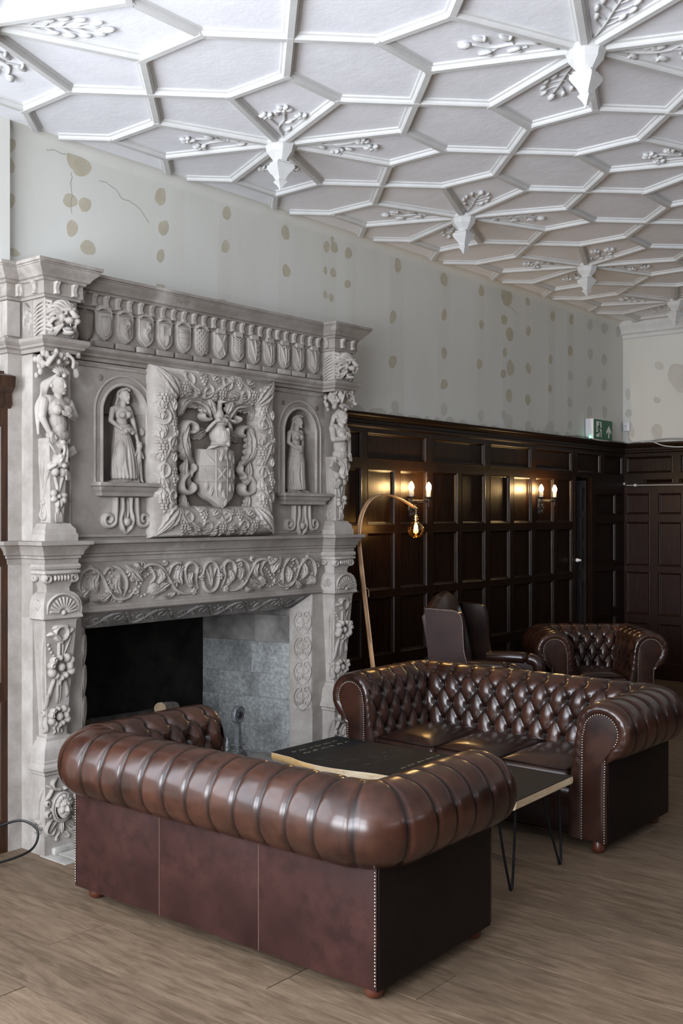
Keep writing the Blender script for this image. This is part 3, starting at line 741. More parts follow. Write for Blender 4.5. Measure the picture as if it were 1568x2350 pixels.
# ================================================================== CARVED STONE FIREPLACE
fp = thing('fireplace', 'towering carved stone fireplace with caryatids, shields and a coat of arms on the plaster wall', 'fireplace', (4.014, 4.4, 0))
YP, YC, YJ = 4.20, 4.30, 4.39                      # pier fronts, panels between them, outer jambs
X0, X1, X2, X3 = 2.876, 3.055, 4.975, 5.155        # left pier, right pier
STEP = [(2.80, YB), (2.80, YJ), (X0, YJ), (X0, YP), (X1, YP), (X1, YC), (X2, YC), (X2, YP), (X3, YP), (X3, YJ), (5.2, YJ), (5.2, YB)]
def part(mb, name, m=None, sm=40, label=None, par=None):
    o = mb.build(name, m or STONE, par or fp, sm)
    if label: o['label'] = label
    return o
def front(y, x=0.0, z=0.0): return lambda u, v, d: (x+u, y-d, z+v)
def side(x, y=0.0, z=0.0): return lambda u, v, d: (x-d, y+u, z+v)      # faces the windows: u runs away from the room... towards the wall
# ---------- ornament tools: every one draws through g(u, v, d)
def stroke(m, g, pts, w, h=None, k=6, d0=0.0, n=5, taper=(.3, .3), smooth=True):
    P = crom(pts, k) if smooth else np.concatenate([np.linspace(a_, b_, 8)[(0 if i_ == 0 else 1):] for i_, (a_, b_) in enumerate(zip(np.array(pts[:-1], float), np.array(pts[1:], float)))])
    L = len(P); T = np.gradient(P, axis=0); T /= np.linalg.norm(T, axis=1)[:, None]+1e-9
    t = np.linspace(0, 1, L)
    ww = np.interp(t, [0, .18, .8, 1], [w*taper[0], w, w, w*taper[1]]); hh = ww*.9 if h is None else ww/w*h
    rows = []
    for i in range(L):
        nx, ny = -T[i][1], T[i][0]
        rows.append([g(P[i][0]+nx*ww[i]*math.cos(a), P[i][1]+ny*ww[i]*math.cos(a), d0+hh[i]*math.sin(a)-.0015*(abs(math.cos(a)) > .99)) for a in np.linspace(0, PI, n+1)])
    rows = [[g(P[0][0], P[0][1], d0)]*(n+1)]+rows+[[g(P[-1][0], P[-1][1], d0)]*(n+1)]
    m.grid(np.array(rows)); return m
def spiral(u, v, r0, turns, a0=0.0, sgn=1, r1=.15, n=26):
    return [(u+r0*(1+(r1-1)*t)*math.cos(a0+sgn*2*PI*turns*t), v+r0*(1+(r1-1)*t)*math.sin(a0+sgn*2*PI*turns*t)) for t in np.linspace(0, 1, n)]
def bead(m, g, u, v, r, h=None, n=7, d0=0.0):
    h = h or r
    rows = [[g(u+r*math.cos(e)*math.cos(a), v+r*math.cos(e)*math.sin(a), d0+h*math.sin(e)) for a in np.arange(n)*2*PI/n] for e in (0, .5, 1.0)]
    m.grid(np.array(rows), wv=True); k = len(m.v); m.f.append(tuple(range(k-n, k))); m.mi.append(0); return m
def beads(m, g, pts, r, gap=2.1, d0=0.0):
    P, L = resample(crom(pts, 6), 80); k = max(2, int(L/(gap*r))); Q, _ = resample(P, k)
    for p in Q: bead(m, g, p[0], p[1], r, d0=d0)
    return m
def leaf(m, g, pts, w, H, lobes=5, d0=0.0, ns=8, nt=30, curl=0.0, sweep=.10, tip=.25):
    P = crom(pts, 8); P, L = resample(P, nt); T = np.gradient(P, axis=0); T /= np.linalg.norm(T, axis=1)[:, None]+1e-9
    rows = []
    for i in range(nt):
        row = []; t = i/(nt-1)
        for s in np.linspace(-1, 1, 2*ns+1):
            a = abs(s); tq = min(1, max(0, t))
            prof = max(0, math.sin(PI*min(1, tq**.75*.93+.05)))**.7*(1-tq*tip)
            lob = .60+.40*abs(math.sin(PI*lobes*tq))**.6
            ww = w*prof*(1-(1-lob)*a)
            sh = sweep*a*a*L
            hgt = H*max(0, 1-a**3)*(.66+.34*math.cos(2*PI*(2.6*a-.5*tq)))+.25*H*math.exp(-(s/.09)**2)+curl*H*tq**3
            hgt *= .35+.65*math.sin(PI*min(1, .12+tq*.85))
            x = P[i][0]-T[i][1]*s*ww+T[i][0]*sh; y = P[i][1]+T[i][0]*s*ww+T[i][1]*sh
            row.append(g(x, y, d0+hgt if a < .999 else d0-.002))
        rows.append(row)
    m.grid(np.array(rows)); return m
def grapes(m, g, u, v, w, h, r, d0=0.0):
    y = 0; row = 0
    while y < h:
        ww = w*(1-(y/h)**1.5*.85); k = max(1, int(ww/(1.75*r)))
        for i in range(k):
            x = (i-(k-1)/2)*1.8*r; bead(m, g, u+x, v-y, r, d0=d0+.55*r*(1-(2*x/(w+1e-6))**2)+.2*r)
        y += 1.55*r; row += 1
    return m
def vox(prims, name, m, par, size=.004, smooth=3):
    """one continuous carved body: capsules ('c',p0,p1,r0,r1) and ellipsoids ('e',c,(rx,ry,rz)[,rotation]) fused and smoothed"""
    mbx = MB()
    for p in prims:
        if p[0] == 'c':
            a, b = np.array(p[1], float), np.array(p[2], float); n = 5
            t = np.linspace(0, 1, n); mbx.tube(a+(b-a)*t[:, None], np.linspace(p[3], p[4], n), 10)
            mbx.ball(a, p[3], 10, 6); mbx.ball(b, p[4], 10, 6)
        elif p[0] == 't':
            P = crom(p[1], 5); mbx.tube(P, np.linspace(p[2], p[3], len(P)), 8); mbx.ball(P[0], p[2], 8, 5); mbx.ball(P[-1], p[3], 8, 5)
        else: mbx.ball(p[1], p[2], 14, 9, p[3] if len(p) > 3 else None)
    o = mbx.build('tmp', m, None, 0)
    r = o.modifiers.new('r', 'REMESH'); r.mode = 'VOXEL'; r.voxel_size = size; r.use_smooth_shade = True
    if smooth: q = o.modifiers.new('s', 'SMOOTH'); q.factor = .5; q.iterations = smooth
    dg = bpy.context.evaluated_depsgraph_get(); me = bpy.data.meshes.new_from_object(o.evaluated_get(dg)); me.name = name
    bpy.data.objects.remove(o)
    me.polygons.foreach_set('use_smooth', [True]*len(me.polygons))
    if not me.materials: me.materials.append(m)
    ob = bpy.data.objects.new(name, me); COL.objects.link(ob)
    if par is not None: adopt(ob, par)
    return ob

# ---------- masonry body
for a, b in ((2.80, X0+.01), (5.145, 5.20)): part(MB().box(a, b, YJ, YB-.001, 0, 2.62), 'outer_jamb', STONE_PALE, 0)
for a, b in ((X0, 3.15), (4.88, X3)): part(MB().box(a, b, YC, YB-.001, 0, 1.108), 'jamb', STONE_PALE, 0)
for a, b in ((X0, X1-.02), (X2+.02, X3)): part(MB().box(a, b, YC, YB-.001, 1.47, 2.37), 'pier_back', STONE_PALE, 0)
part(MB().box(X0, X3, YC, YB-.001, 1.108, 1.47), 'frieze_block', STONE, 0)
part(MB().box(X0, X3, YC, YB-.001, 2.36, 2.775), 'entablature_block', STONE, 0)
for a, b in ((X0, X1), (X2, X3)): part(MB().box(a+.002, b-.002, YP+.001, YC+.05, 2.38, 2.77), 'pier_entablature', STONE_PALE, 0)
# ---------- upper cornice, dentils
CORN = [(0, 2.615), (.012, 2.616), (.013, 2.628), (.02, 2.632), (.02, 2.69), (.03, 2.694), (.033, 2.704), (.044, 2.709), (.047, 2.716), (.058, 2.73), (.074, 2.744), (.078, 2.755), (.083, 2.757), (.083, 2.763), (.09, 2.765), (.09, 2.78), (0, 2.782)]
part(MB().mould(STEP, CORN), 'cornice', STONE, 30)
dent = None
def dentil(x, y, rz):
    global dent
    if dent is None:
        pr = [(0, 0), (.018, .002), (.021, .010), (.013, .024), (.017, .042), (.027, .052), (.027, .058), (0, .058)]
        m = MB(); rows = [[(u, -o, z) for o, z in pr] for u in (-.012, -.010, .010, .012)]
        rows[0] = [(-.012, -o*.85, z) for o, z in pr]; rows[-1] = [(.012, -o*.85, z) for o, z in pr]
        m.grid(np.array(rows)); m.f.append(tuple(range(8))); m.mi.append(0); m.f.append(tuple(range(24, 32))); m.mi.append(0)
        dent = part(m, 'dentil', STONE_PALE, 30); dent.matrix_parent_inverse = Matrix.Translation((-4.014, -4.4, 0)); dent.location = (x, y, 2.632); dent.rotation_euler = (0, 0, rz)
    else: share(dent, 'dentil', fp, (x, y, 2.632), rz)
for k in range(25): dentil(3.135+k*.0735, YC-.02, 0)
for a, b in ((X0, X1), (X2, X3)):
    for q in (.25, .8): dentil(a+(b-a)*q, YP-.02, 0)
    for yy in (4.24,): dentil(a-.02, yy, -PI/2)
dentil(2.80-.02, 4.44, -PI/2); dentil(2.84, YJ-.02, 0); dentil(X0-.02, 4.35, -PI/2)
# ---------- frieze moulding under the shields
ARCH = [(0, 2.362), (.010, 2.364), (.012, 2.380), (.026, 2.386), (.028, 2.396), (.036, 2.402), (.044, 2.412), (.044, 2.428), (.036, 2.432), (.0, 2.434)]
part(MB().mould(STEP, ARCH), 'architrave', STONE, 30)
gF = front(YC)
def ogee(w, h):
    return [(-w, h*.5), (-w*.98, h*.2), (-w, -.10*h), (-w*.9, -.28*h), (-w*.55, -.42*h), (0, -.56*h), (w*.55, -.42*h), (w*.9, -.28*h), (w, -.10*h), (w*.98, .2*h), (w, h*.5)]
SHX = [3.277, 3.411, 3.545, 3.675, 3.806, 3.938, 4.078, 4.214, 4.345, 4.475, 4.603, 4.733, 4.872]
for k, x in enumerate(SHX):
    w, h = .050, .142; zc = 2.548
    big = k < 6
    def gs(u, v, d, x=x, zc=zc, w=w, h=h): return (x+u, YC-d-.016*max(0, 1-(u/w)**2)*max(0, 1-(v/h*1.4)**2)-.004, zc+v)
    sh = part(MB().prism(ogee(w, h), gs, -.02, .012, dome=.004), 'heraldic_shield', STONE_PALE, 35)
    cm = MB(); gd = lambda u, v, d: gs(u, v, d+.0145)
    rim = [(p[0]*.9, p[1]*.92) for p in ogee(w, h)]
    stroke(cm, gd, rim+[rim[0]], .003, .004, k=2, n=3, taper=(1, 1))
    c = k
    if c == 0: stroke(cm, gd, [(-.025, .04), (-.025, -.03), (0, -.055), (.025, -.03), (.025, .04), (-.025, .04)], .004, .005, k=4, n=3)
    elif c in (1, 2):
        leaf(cm, gd, [(-.01, .05), (.012, .02), (-.012, -.01), (.01, -.045)], .022, .013, 3); stroke(cm, gd, [(.03, .03), (.018, 0), (.03, -.03)], .005)
        stroke(cm, gd, [(-.025, .02), (-.01, 0), (-.028, -.02)], .005); bead(cm, gd, .008, .045, .010)
    elif c == 3:
        for s in (-1, 1): leaf(cm, gd, [(s*.024, .05), (s*.026, .02), (s*.020, -.005)], .012, .010, 2)
        leaf(cm, gd, [(0, .0), (.004, -.03), (0, -.055)], .014, .012, 2)
    elif c == 4:
        for v in (-.03, 0, .03): stroke(cm, gd, [(-.044, v), (.044, v+.004)], .003, .004, smooth=False, n=3)
        stroke(cm, gd, [(-.042, .055), (.044, .03)], .004, .005, smooth=False, n=3)
    elif c == 5:
        for a in range(-3, 4):
            for b in range(-4, 5):
                if (a+b) % 2 == 0 and abs(b) < 5-abs(a)*.4: cm.prism([(a*.0125-.006, b*.0145-.007), (a*.0125+.006, b*.0145-.007), (a*.0125+.006, b*.0145+.007), (a*.0125-.006, b*.0145+.007)], gd, -.004, .005)
    elif c == 6:
        stroke(cm, gd, [(-.035, .055), (.030, -.05)], .009, .008, smooth=False, n=3, taper=(1, 1)); stroke(cm, gd, [(.035, .055), (-.030, -.05)], .009, .007, smooth=False, n=3, taper=(1, 1))
    elif c == 7:
        stroke(cm, gd, [(0, .06), (0, -.06)], .004, .006)
        for q in range(6):
            for s in (-1, 1): stroke(cm, gd, [(0, -.04+q*.016), (s*.02, -.025+q*.016), (s*.036, -.005+q*.014)], .004, .006, k=3)
    else:
        stroke(cm, gd, [(0, .065), (0, -.068)], .004, .007, smooth=False)
        stroke(cm, gd, [(-.035, .06), (-.004, -.045)], .007, .006, smooth=False)
        if c in (8, 12):
            for q in (.04, .015, -.012): stroke(cm, gd, [(.006, q), (.022, q-.018), (.040, q)], .004, .006, k=3)
            for q in (.055, .035): stroke(cm, gd, [(-.04, q), (-.02, q-.02)], .003, .005)
        else:
            stroke(cm, gd, [(.02, .06), (.026, 0), (.016, -.045)], .005, .006); stroke(cm, gd, [(.04, .05), (.040, 0), (.03, -.03)], .004, .005)
            bead(cm, gd, -.014, .05, .007)
    part(cm, 'shield_charge', STONE_PALE, 50, par=sh)
    if big:
        crm = MB(); gc = front(YC-.012, x, 2.622)
        stroke(crm, gc, [(-.048, -.008), (-.025, .008), (0, .012), (.025, .008), (.048, -.008)], .011, .022, taper=(.7, .7))
        for q in range(9): bead(crm, gc, -.044+q*.011, .012+.010*math.sin(PI*q/8), .0065, .016)
        part(crm, 'coronet', STONE_PALE, 50)
    else:
        part(MB().prism([(-.034, -.012), (.034, -.012), (.034, .016), (-.034, .016)], lambda u, v, d, x=x: (x+u*(1-.15*(d > .02)), YC-d, 2.622+v), 0, .032), 'shield_bracket', STONE_PALE, 20)
    bm_ = MB().box(x-.058, x+.058, YC-.026, YC, 2.436, 2.468, .008); bl = part(bm_, 'name_tablet', STONE, 35)
# acanthus tablet next to the left pier
lm = MB(); gl = front(YC, 3.16, 2.53); lm.prism([(p[0]*1.02, p[1]) for p in ogee(.052, .16)], gl, 0, .02, dome=.02); leaf(lm, lambda u, v, d: gl(u, v, d+.026), [(0, -.075), (0, 0), (0, .075)], .047, .012, 6); part(lm, 'acanthus_tablet', STONE_DARK, 60)
lm = MB(); gl = side(X0, 4.345, 2.52); leaf(lm, gl, [(.0, .085), (-.015, 0), (0, -.10)], .035, .03, 6); part(lm, 'acanthus_leaf', STONE_PALE, 60)
part(MB().box(2.79, 2.86, YJ-.01, YJ+.03, 2.445, 2.61), 'return_block', STONE_PALE, 20)

# ---------- mantel shelf
MANT = [(0, 1.362), (.004, 1.362), (.006, 1.386), (.014, 1.390), (.014, 1.402), (.022, 1.406), (.026, 1.424), (.040, 1.444), (.044, 1.450), (.050, 1.452), (.057, 1.454), (.057, 1.472), (0, 1.473)]
part(MB().mould(STEP, MANT), 'mantel_shelf', STONE, 30)
part(MB().mould([(X1, YC), (X2, YC)], [(0, 1.105), (.014, 1.107), (.022, 1.115), (.020, 1.125), (.010, 1.130), (.006, 1.142), (0, 1.146)]), 'frieze_fillet', STONE, 30)

# ---------- scroll frieze (drawn for one half, mirrored about the central cartouche)
zc = 1.252; xcF = 4.015
def gfr(u, v, d): return (xcF+u, YC-d, zc+v)
for sgn in (-1, 1):
    g = lambda u, v, d, sgn=sgn: gfr(sgn*u, v, d)
    V = MB()
    stroke(V, g, [(.085, -.07), (.11, -.005), (.10, .055), (.145, .085), (.19, .05), (.175, -.02), (.13, -.06)], .0095, .020)
    stroke(V, g, [(.10, -.08), (.19, -.085), (.26, -.055), (.31, .01), (.36, .07), (.44, .082), (.50, .045), (.52, -.02)], .0095, .021)
    stroke(V, g, [(.31, .0), (.29, .06), (.24, .085), (.20, .075)], .010, .018)
    stroke(V, g, [(.52, -.03), (.57, -.08), (.65, -.085), (.70, -.04), (.74, .03), (.80, .075), (.86, .06), (.885, 0), (.86, -.055), (.81, -.06)], .0095, .021)
    stroke(V, g, [(.60, -.075), (.585, .0), (.62, .06), (.67, .085)], .010, .018)
    stroke(V, g, [(.44, .08), (.40, .02), (.43, -.02)], .008, .016)
    stroke(V, g, [(.74, .03), (.70, .075), (.66, .06)], .008, .016)
    part(V, 'scroll_vine', STONE_PALE, 180)
    for (u_, v_, t_, sz_) in ((.10, .03, 2.4, 1), (.125, .075, .6, .8), (.185, .06, -.3, .9), (.165, -.04, 2.8, 1), (.215, -.09, .4, .8), (.27, -.05, 2.0, 1), (.325, .04, .2, 1), (.345, .085, 2.6, .9), (.415, .085, -.4, .8), (.47, .075, .9, .9), (.525, .01, .1, 1), (.545, -.06, 2.9, 1), (.61, -.09, -.6, .8), (.685, -.06, .8, 1), (.725, .0, 2.7, 1), (.765, .06, .3, .9), (.83, .08, 2.6, .8), (.885, .03, .0, .9), (.88, -.03, 2.9, .9), (.60, .04, 2.9, 1), (.285, .05, .1, .9)):
        c_, s2 = math.cos(t_), math.sin(t_); R2 = lambda a, b: (u_+sz_*(a*c_-b*s2), v_*.93+sz_*(a*s2+b*c_))
        part(stroke(MB(), g, [R2(0, 0), R2(.012, .012), R2(.028, .010), R2(.032, -.004), R2(.022, -.010), R2(.018, -.001)], .0062*sz_, .016, k=4, taper=(.6, .9)), 'tendril', STONE_PALE, 180)
    for pts, w, lb in (([(.145, .03), (.16, -.01), (.135, -.045)], .020, 3), ([(.22, -.03), (.235, .02), (.205, .055)], .026, 4), ([(.30, -.02), (.37, -.055), (.40, -.085)], .022, 3), ([(.37, .06), (.35, .02), (.375, -.02)], .022, 3),
                       ([(.49, .0), (.54, .05), (.58, .085)], .028, 5), ([(.63, -.06), (.65, -.01), (.63, .035)], .024, 4), ([(.77, .05), (.79, -.0), (.77, -.045)], .026, 4), ([(.83, -.03), (.86, -.06), (.82, -.085)], .028, 4),
                       ([(.47, .05), (.52, .08), (.50, .095)], .014, 2), ([(.69, -.05), (.74, -.085), (.79, -.085)], .018, 3), ([(.27, -.07), (.30, -.09), (.34, -.088)], .012, 2)):
        part(leaf(MB(), g, pts, w*1.4, .030, lb), 'acanthus_leaf', STONE_PALE, 70)
    B_ = MB()
    beads(B_, g, [(.15, .06), (.155, .01), (.145, -.04)], .0065); beads(B_, g, [(.40, .05), (.46, .02), (.50, -.03)], .0085); beads(B_, g, [(.33, .02), (.38, .05), (.43, .055)], .007)
    beads(B_, g, [(.56, -.05), (.62, -.02), (.69, .05)], .009); beads(B_, g, [(.44, -.06), (.48, -.08), (.53, -.06)], .008); beads(B_, g, [(.76, -.02), (.81, .02), (.84, .05)], .008); beads(B_, g, [(.66, -.093), (.74, -.06), (.80, -.03)], .007)
    o_ = part(B_, 'bead_string', STONE_PALE, 180); o_['kind'] = 'stuff'
    Pm = MB(); Pm.prism([(.40+.034*math.cos(a)*(1+.25*math.cos(a)), -.048+.036*math.sin(a)) for a in np.arange(20)*2*PI/20], g, 0, .010, dome=.014)
    for a in range(-2, 3):
        for b in range(-2, 3):
            if abs(a)+abs(b) < 4: bead(Pm, g, .40+a*.0095+(b % 2)*.0045, -.048+b*.0095, .0055, d0=.020)
    part(Pm, 'pomegranate', STONE_PALE, 180)
    for q in ((.235, .055), (.685, -.02), (.12, -.075)):
        fm = MB()
        for a in range(5): bead(fm, g, q[0]+.012*math.cos(a*1.257), q[1]+.012*math.sin(a*1.257), .0095, .016)
        bead(fm, g, q[0], q[1], .007, .022); part(fm, 'carved_flower', STONE_PALE, 180)
om = MB(); stroke(om, gfr, [(.062*math.cos(a), .085*math.sin(a)) for a in np.linspace(0, 2*PI, 24)], .010, .02, k=1, taper=(1, 1)); part(om, 'oval_cartouche', STONE_PALE, 180)
om = MB()
for s in (-1, 1):
    stroke(om, gfr, [(0, -.05), (s*.012, -.01), (s*.030, .03), (s*.040, .045), (s*.032, .022)], .007, .018); stroke(om, gfr, [(s*.045, .004), (s*.1, .0)], .010, .026, smooth=False)
    for q in (-.012, 0, .012): bead(om, gfr, s*.072, q, .008, .03)
leaf(om, gfr, [(0, -.06), (0, 0), (0, .06)], .016, .024, 3); part(om, 'fleur_de_lys', STONE_PALE, 180)

# ---------- carved splay round the opening
XO0, XO1, XI0, XI1, ZO, ZI, YI = 3.15, 4.88, 3.235, 4.79, 1.108, 1.02, YJ
mb = MB().grid(np.array([[(XO0, YC, ZO), (XO1, YC, ZO)], [(XI0, YI, ZI), (XI1, YI, ZI)], [(XI0, YI+.12, ZI), (XI1, YI+.12, ZI)]])); part(mb, 'lintel', STONE_SMOKED, 0)
def glint(u, v, d):      # u along, v 0 (outer) .. 1 (inner)
    return (u, YC+(YI-YC)*v-d*.7, ZO+(ZI-ZO)*v-d*.71)
for s_, (xa, xb) in ((1, (XO0, XI0)), (-1, (XO1, XI1))):
    mb = MB().grid(np.array([[(xa, YC, .0), (xa, YC, ZO)], [(xb, YI, .0), (xb, YI, ZI)], [(xb, YI+.12, 0), (xb, YI+.12, ZI)]])); part(mb, 'jamb_splay', STONE_PALE, 0)
W_ = .126
for k in range(11):
    u0 = 3.27+k*.146; m = MB(); f = 1 if k % 2 == 0 else -1
    G = lambda u, v, d, u0=u0, f=f: glint(u0+u, .5+f*v/W_, d)
    stroke(m, G, [(-.075, .0), (-.05, .036), (-.01, .042), (.03, .015), (.06, -.02), (.09, -.042), (.10, -.03)], .0055, .008, n=4)
    stroke(m, G, spiral(-.005, .008, .032, 1.35, 1.5, -1), .005, .007, k=2, n=4); stroke(m, G, spiral(.062, -.006, .022, 1.2, -1.5, -1), .004, .006, k=2, n=4)
    for q in ((-.045, -.03), (-.06, -.015), (.03, .04), (.045, .03)): bead(m, G, q[0], q[1], .0055)
    part(m, 'lintel_scroll', STONE_SMOKED, 180)
for xa, xb, sg_ in ((XO1, XI1, 1), (XO0, XI0, -1)):
    def gj(u, v, d, xa=xa, xb=xb, sg_=sg_): return (xa+(xb-xa)*v-sg_*d*.7, YC+(YI-YC)*v-d*.7, u)
    part(MB().prism([(.39, .04), (1.04, .04), (1.02, .96), (.39, .96)], gj, 0, .006), 'jamb_tablet', STONE_PALE, 20)
    for k in range(4):
        u0 = .465+k*.155; m = MB(); G = lambda u, v, d: gj(u0+u, .5+v/W_, d+.006)
        for s in (-1, 1):
            stroke(m, G, [(-.082, s*.004), (-.045, s*.038), (.01, s*.053), (.055, s*.036), (.062, s*.014), (.044, s*.010), (.036, s*.024), (.046, s*.027)], .0055, .010, n=4)
            stroke(m, G, spiral(-.035, s*.022, .014, 1.1, 0, s), .0048, .008, k=2, n=4); stroke(m, G, [(-.005, s*.012), (.0, s*.030), (.018, s*.036), (.026, s*.026)], .004, .007, n=4)
            bead(m, G, .065, s*.04, .005); bead(m, G, -.07, s*.035, .005)
        leaf(m, G, [(-.04, 0), (0, 0), (.035, 0)], .018, .010, 4); part(m, 'jamb_scroll', STONE_PALE, 180)

# ---------- firebox
part(MB().grid(np.array([[(3.17, 5.05, 0), (4.66, 5.05, 0)], [(3.17, 5.05, 1.6), (4.66, 5.05, 1.6)]])), 'fire_back', SOOT, 0)
part(MB().grid(np.array([[(3.235, YI+.1, 0), (3.235, YI+.1, 1.6)], [(3.17, 5.06, 0), (3.17, 5.06, 1.6)]])), 'fire_cheek', SOOT, 0)
part(MB().grid(np.array([[(3.1, 4.5, 1.3), (4.9, 4.5, 1.3)], [(3.1, 5.06, 1.55), (4.9, 5.06, 1.55)]])), 'flue_slope', SOOT, 0)
part(MB().grid(np.array([[(3.1, YI+.1, 1.025), (4.9, YI+.1, 1.025)], [(3.1, YI+.12, 1.5), (4.9, YI+.12, 1.5)]])), 'lintel_back', SOOT, 0)
ca, cb = np.array([4.79, YI+.02]), np.array([4.655, 5.06]); cd = cb-ca; cl = np.linalg.norm(cd); cd /= cl; cn = np.array([-cd[1], cd[0]])
part(MB().box(0, 1, 0, 1, 0, 1) and MB().grid(np.array([[(*(ca-cn*.006), 0), (*(cb-cn*.006), 0)], [(*(ca-cn*.006), 1.5), (*(cb-cn*.006), 1.5)]])), 'mortar_bed', SOOT, 0)
z = .10; row = 0
for hrow in (.16, .19, .15, .20, .17, .19, .2):
    us = [0]; u = random.uniform(.18, .3)
    while u < cl-.12: us.append(u); u += random.uniform(.2, .34)
    us.append(cl)
    for a, b in zip(us[:-1], us[1:]):
        pr = random.uniform(.0055, .0075)
        q = [(a+.0007, z+.0007), (b-.0007, z+.0007), (b-.0007, z+hrow-.0007), (a+.0007, z+hrow-.0007)]
        g = lambda u_, v_, d: (*(ca+cd*u_+cn*(d-.004)), v_)
        mt = SOOT_WALL if z < .80 else STONE_SMOKED if z < 1.0 else SOOT
        part(MB().prism(q, g, -.01, pr, dome=.001, rings=1), 'firebox_stone', mt, 20)
    z += hrow; row += 1
part(MB().box(3.15, 4.88, 4.22, 5.07, 0, .10, .006), 'inner_hearth', HEARTH, 30)
for k in range(5): part(MB().box(2.93+k*.44, 3.366+k*.44, 3.83, 4.22, -.015, .006, .003), 'hearth_slab', HEARTH, 30)
part(MB().box(2.86, 2.927, 4.02, 4.22, -.015, .004, .002), 'hearth_slab', HEARTH, 30)

# ---------- panels with niches
def niche_panel(xa, xb, xc, r, zs, zb, z0=1.47, z1=2.365):
    m = MB(); n = 24
    arc = [(xc+r*math.cos(a), zs+r*math.sin(a)) for a in np.linspace(PI, 0, n+1)]
    m.grid(np.array([[(x, YC, z) for x, z in arc], [(xa+(xb-xa)*i/n, YC, z1) for i in range(n+1)]]))
    m.add([(xa, YC, z0), (xc-r, YC, z0), (xc-r, YC, zs), (xa, YC, z1), (xb, YC, z0), (xc+r, YC, z0), (xc+r, YC, zs), (xb, YC, z1), (xc-r, YC, zb), (xc+r, YC, zb)], [(0, 1, 2, 3), (5, 4, 7, 6), (1, 5, 9, 8)])
    part(m, 'niche_panel', STONE, 0)
    m = MB(); dp = .13; th = np.linspace(PI, 0, 97)
    sh = lambda a: 1-.05*abs(math.cos(a*9))
    m.grid(np.array([[(xc+r*math.cos(a), YC+dp*math.sin(a), z) for a in th] for z in (zb, zs)]))
    rows = []
    for e in np.linspace(0, PI/2, 12):
        rows.append([(xc+r*math.cos(e)*math.cos(a)*(1-.10*abs(math.sin(8*a))*math.sin(2*e)), YC+dp*math.cos(e)*math.sin(a)*(1-.22*abs(math.sin(8*a))*math.cos(e)), zs+r*math.sin(e)*.998) for a in th])
    m.grid(np.array(rows)); m.grid(np.array([[(xc-r, YC, zb), (xc+r, YC, zb)], [(xc-r, YC+dp, zb), (xc+r, YC+dp, zb)]]))
    part(m, 'niche_shell', STONE, 60)
    s = MB()
    for rr, w, h in ((r+.008, .009, .012), (r+.05, .006, .008)):
        stroke(s, gF, [(xc-rr, zb), (xc-rr, (zb+zs)/2)]+[(xc+rr*math.cos(a), zs+rr*math.sin(a)) for a in np.linspace(PI, 0, 20)]+[(xc+rr, (zb+zs)/2), (xc+rr, zb)], w, h, k=2, taper=(1, 1))
    part(s, 'niche_surround', STONE_PALE, 60)
    w = r+.055
    pr = [(.0, zb-.075), (.05, zb-.068), (.055, zb-.05), (.075, zb-.035), (.08, zb-.022), (.095, zb-.018), (.095, zb), (0, zb)]
    part(MB().mould([(xc-w+.09, YC), (xc-w+.091, YC-.001), (xc+w-.091, YC-.001), (xc+w-.09, YC)], pr) if False else MB().mould([(xc-w+.05, YC+.02), (xc-w+.05, YC-.012), (xc+w-.05, YC-.012), (xc+w-.05, YC+.02)], [(o*.75, z) for o, z in pr]).box(xc-w+.04, xc+w-.04, YC-.05, YC+.1, zb-.012, zb-.001), 'statue_bracket', STONE, 30)
    gb = front(YC, xc, zb-.075)
    k = MB()
    for s_ in (-1, 1):
        arm_ = [(.066, .0), (.067, -.05), (.070, -.09)]+spiral(.112, -.112, .040, 1.45, PI+.25, 1, .14, 24)
        stroke(k, gb, [(s_*a_, b_) for a_, b_ in arm_], .0125, .03, k=3, taper=(1, .5))
        stroke(k, gb, [(s_*.028, .0), (s_*.026, -.06), (s_*.04, -.11), (s_*.028, -.15), (0, -.185)], .011, .03, taper=(1, .5))
        stroke(k, gb, [(s_*.012, 0), (s_*.012, -.07), (s_*.006, -.12)], .009, .02)
    bead(k, gb, 0, -.125, .026, .04, 14); part(k, 'bracket_scroll', STONE_PALE, 60)
    for q in ((xc-r-.015, zs+r+.03), (xc+r+.012, zs+r+.02)):
        part(MB().prism([(q[0]+.013*math.cos(a), q[1]+.016*math.sin(a)) for a in np.arange(16)*2*PI/16], gF, 0, .004, dome=.003), 'dowel_boss', STONE_DARK, 40)
NL, NR = (3.422, .138, 2.118, 1.76), (4.765, .140, 2.10, 1.727)
niche_panel(X1-.02, 3.66, NL[0], NL[1], NL[2], NL[3]); niche_panel(4.42, X2+.02, NR[0], NR[1], NR[2], NR[3])
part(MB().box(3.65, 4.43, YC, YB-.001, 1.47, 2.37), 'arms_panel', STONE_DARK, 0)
for xa, xb in ((3.085, 3.58), (4.52, 4.955)):
    e = MB(); stroke(e, gF, [(xa, 1.49), (xa, 2.34), (xb, 2.34)], .008, .010, smooth=False, taper=(1, 1)); stroke(e, gF, [(xa, 1.49), (xb, 1.49)], .008, .010, smooth=False, taper=(1, 1)); part(e, 'panel_moulding', STONE, 50)

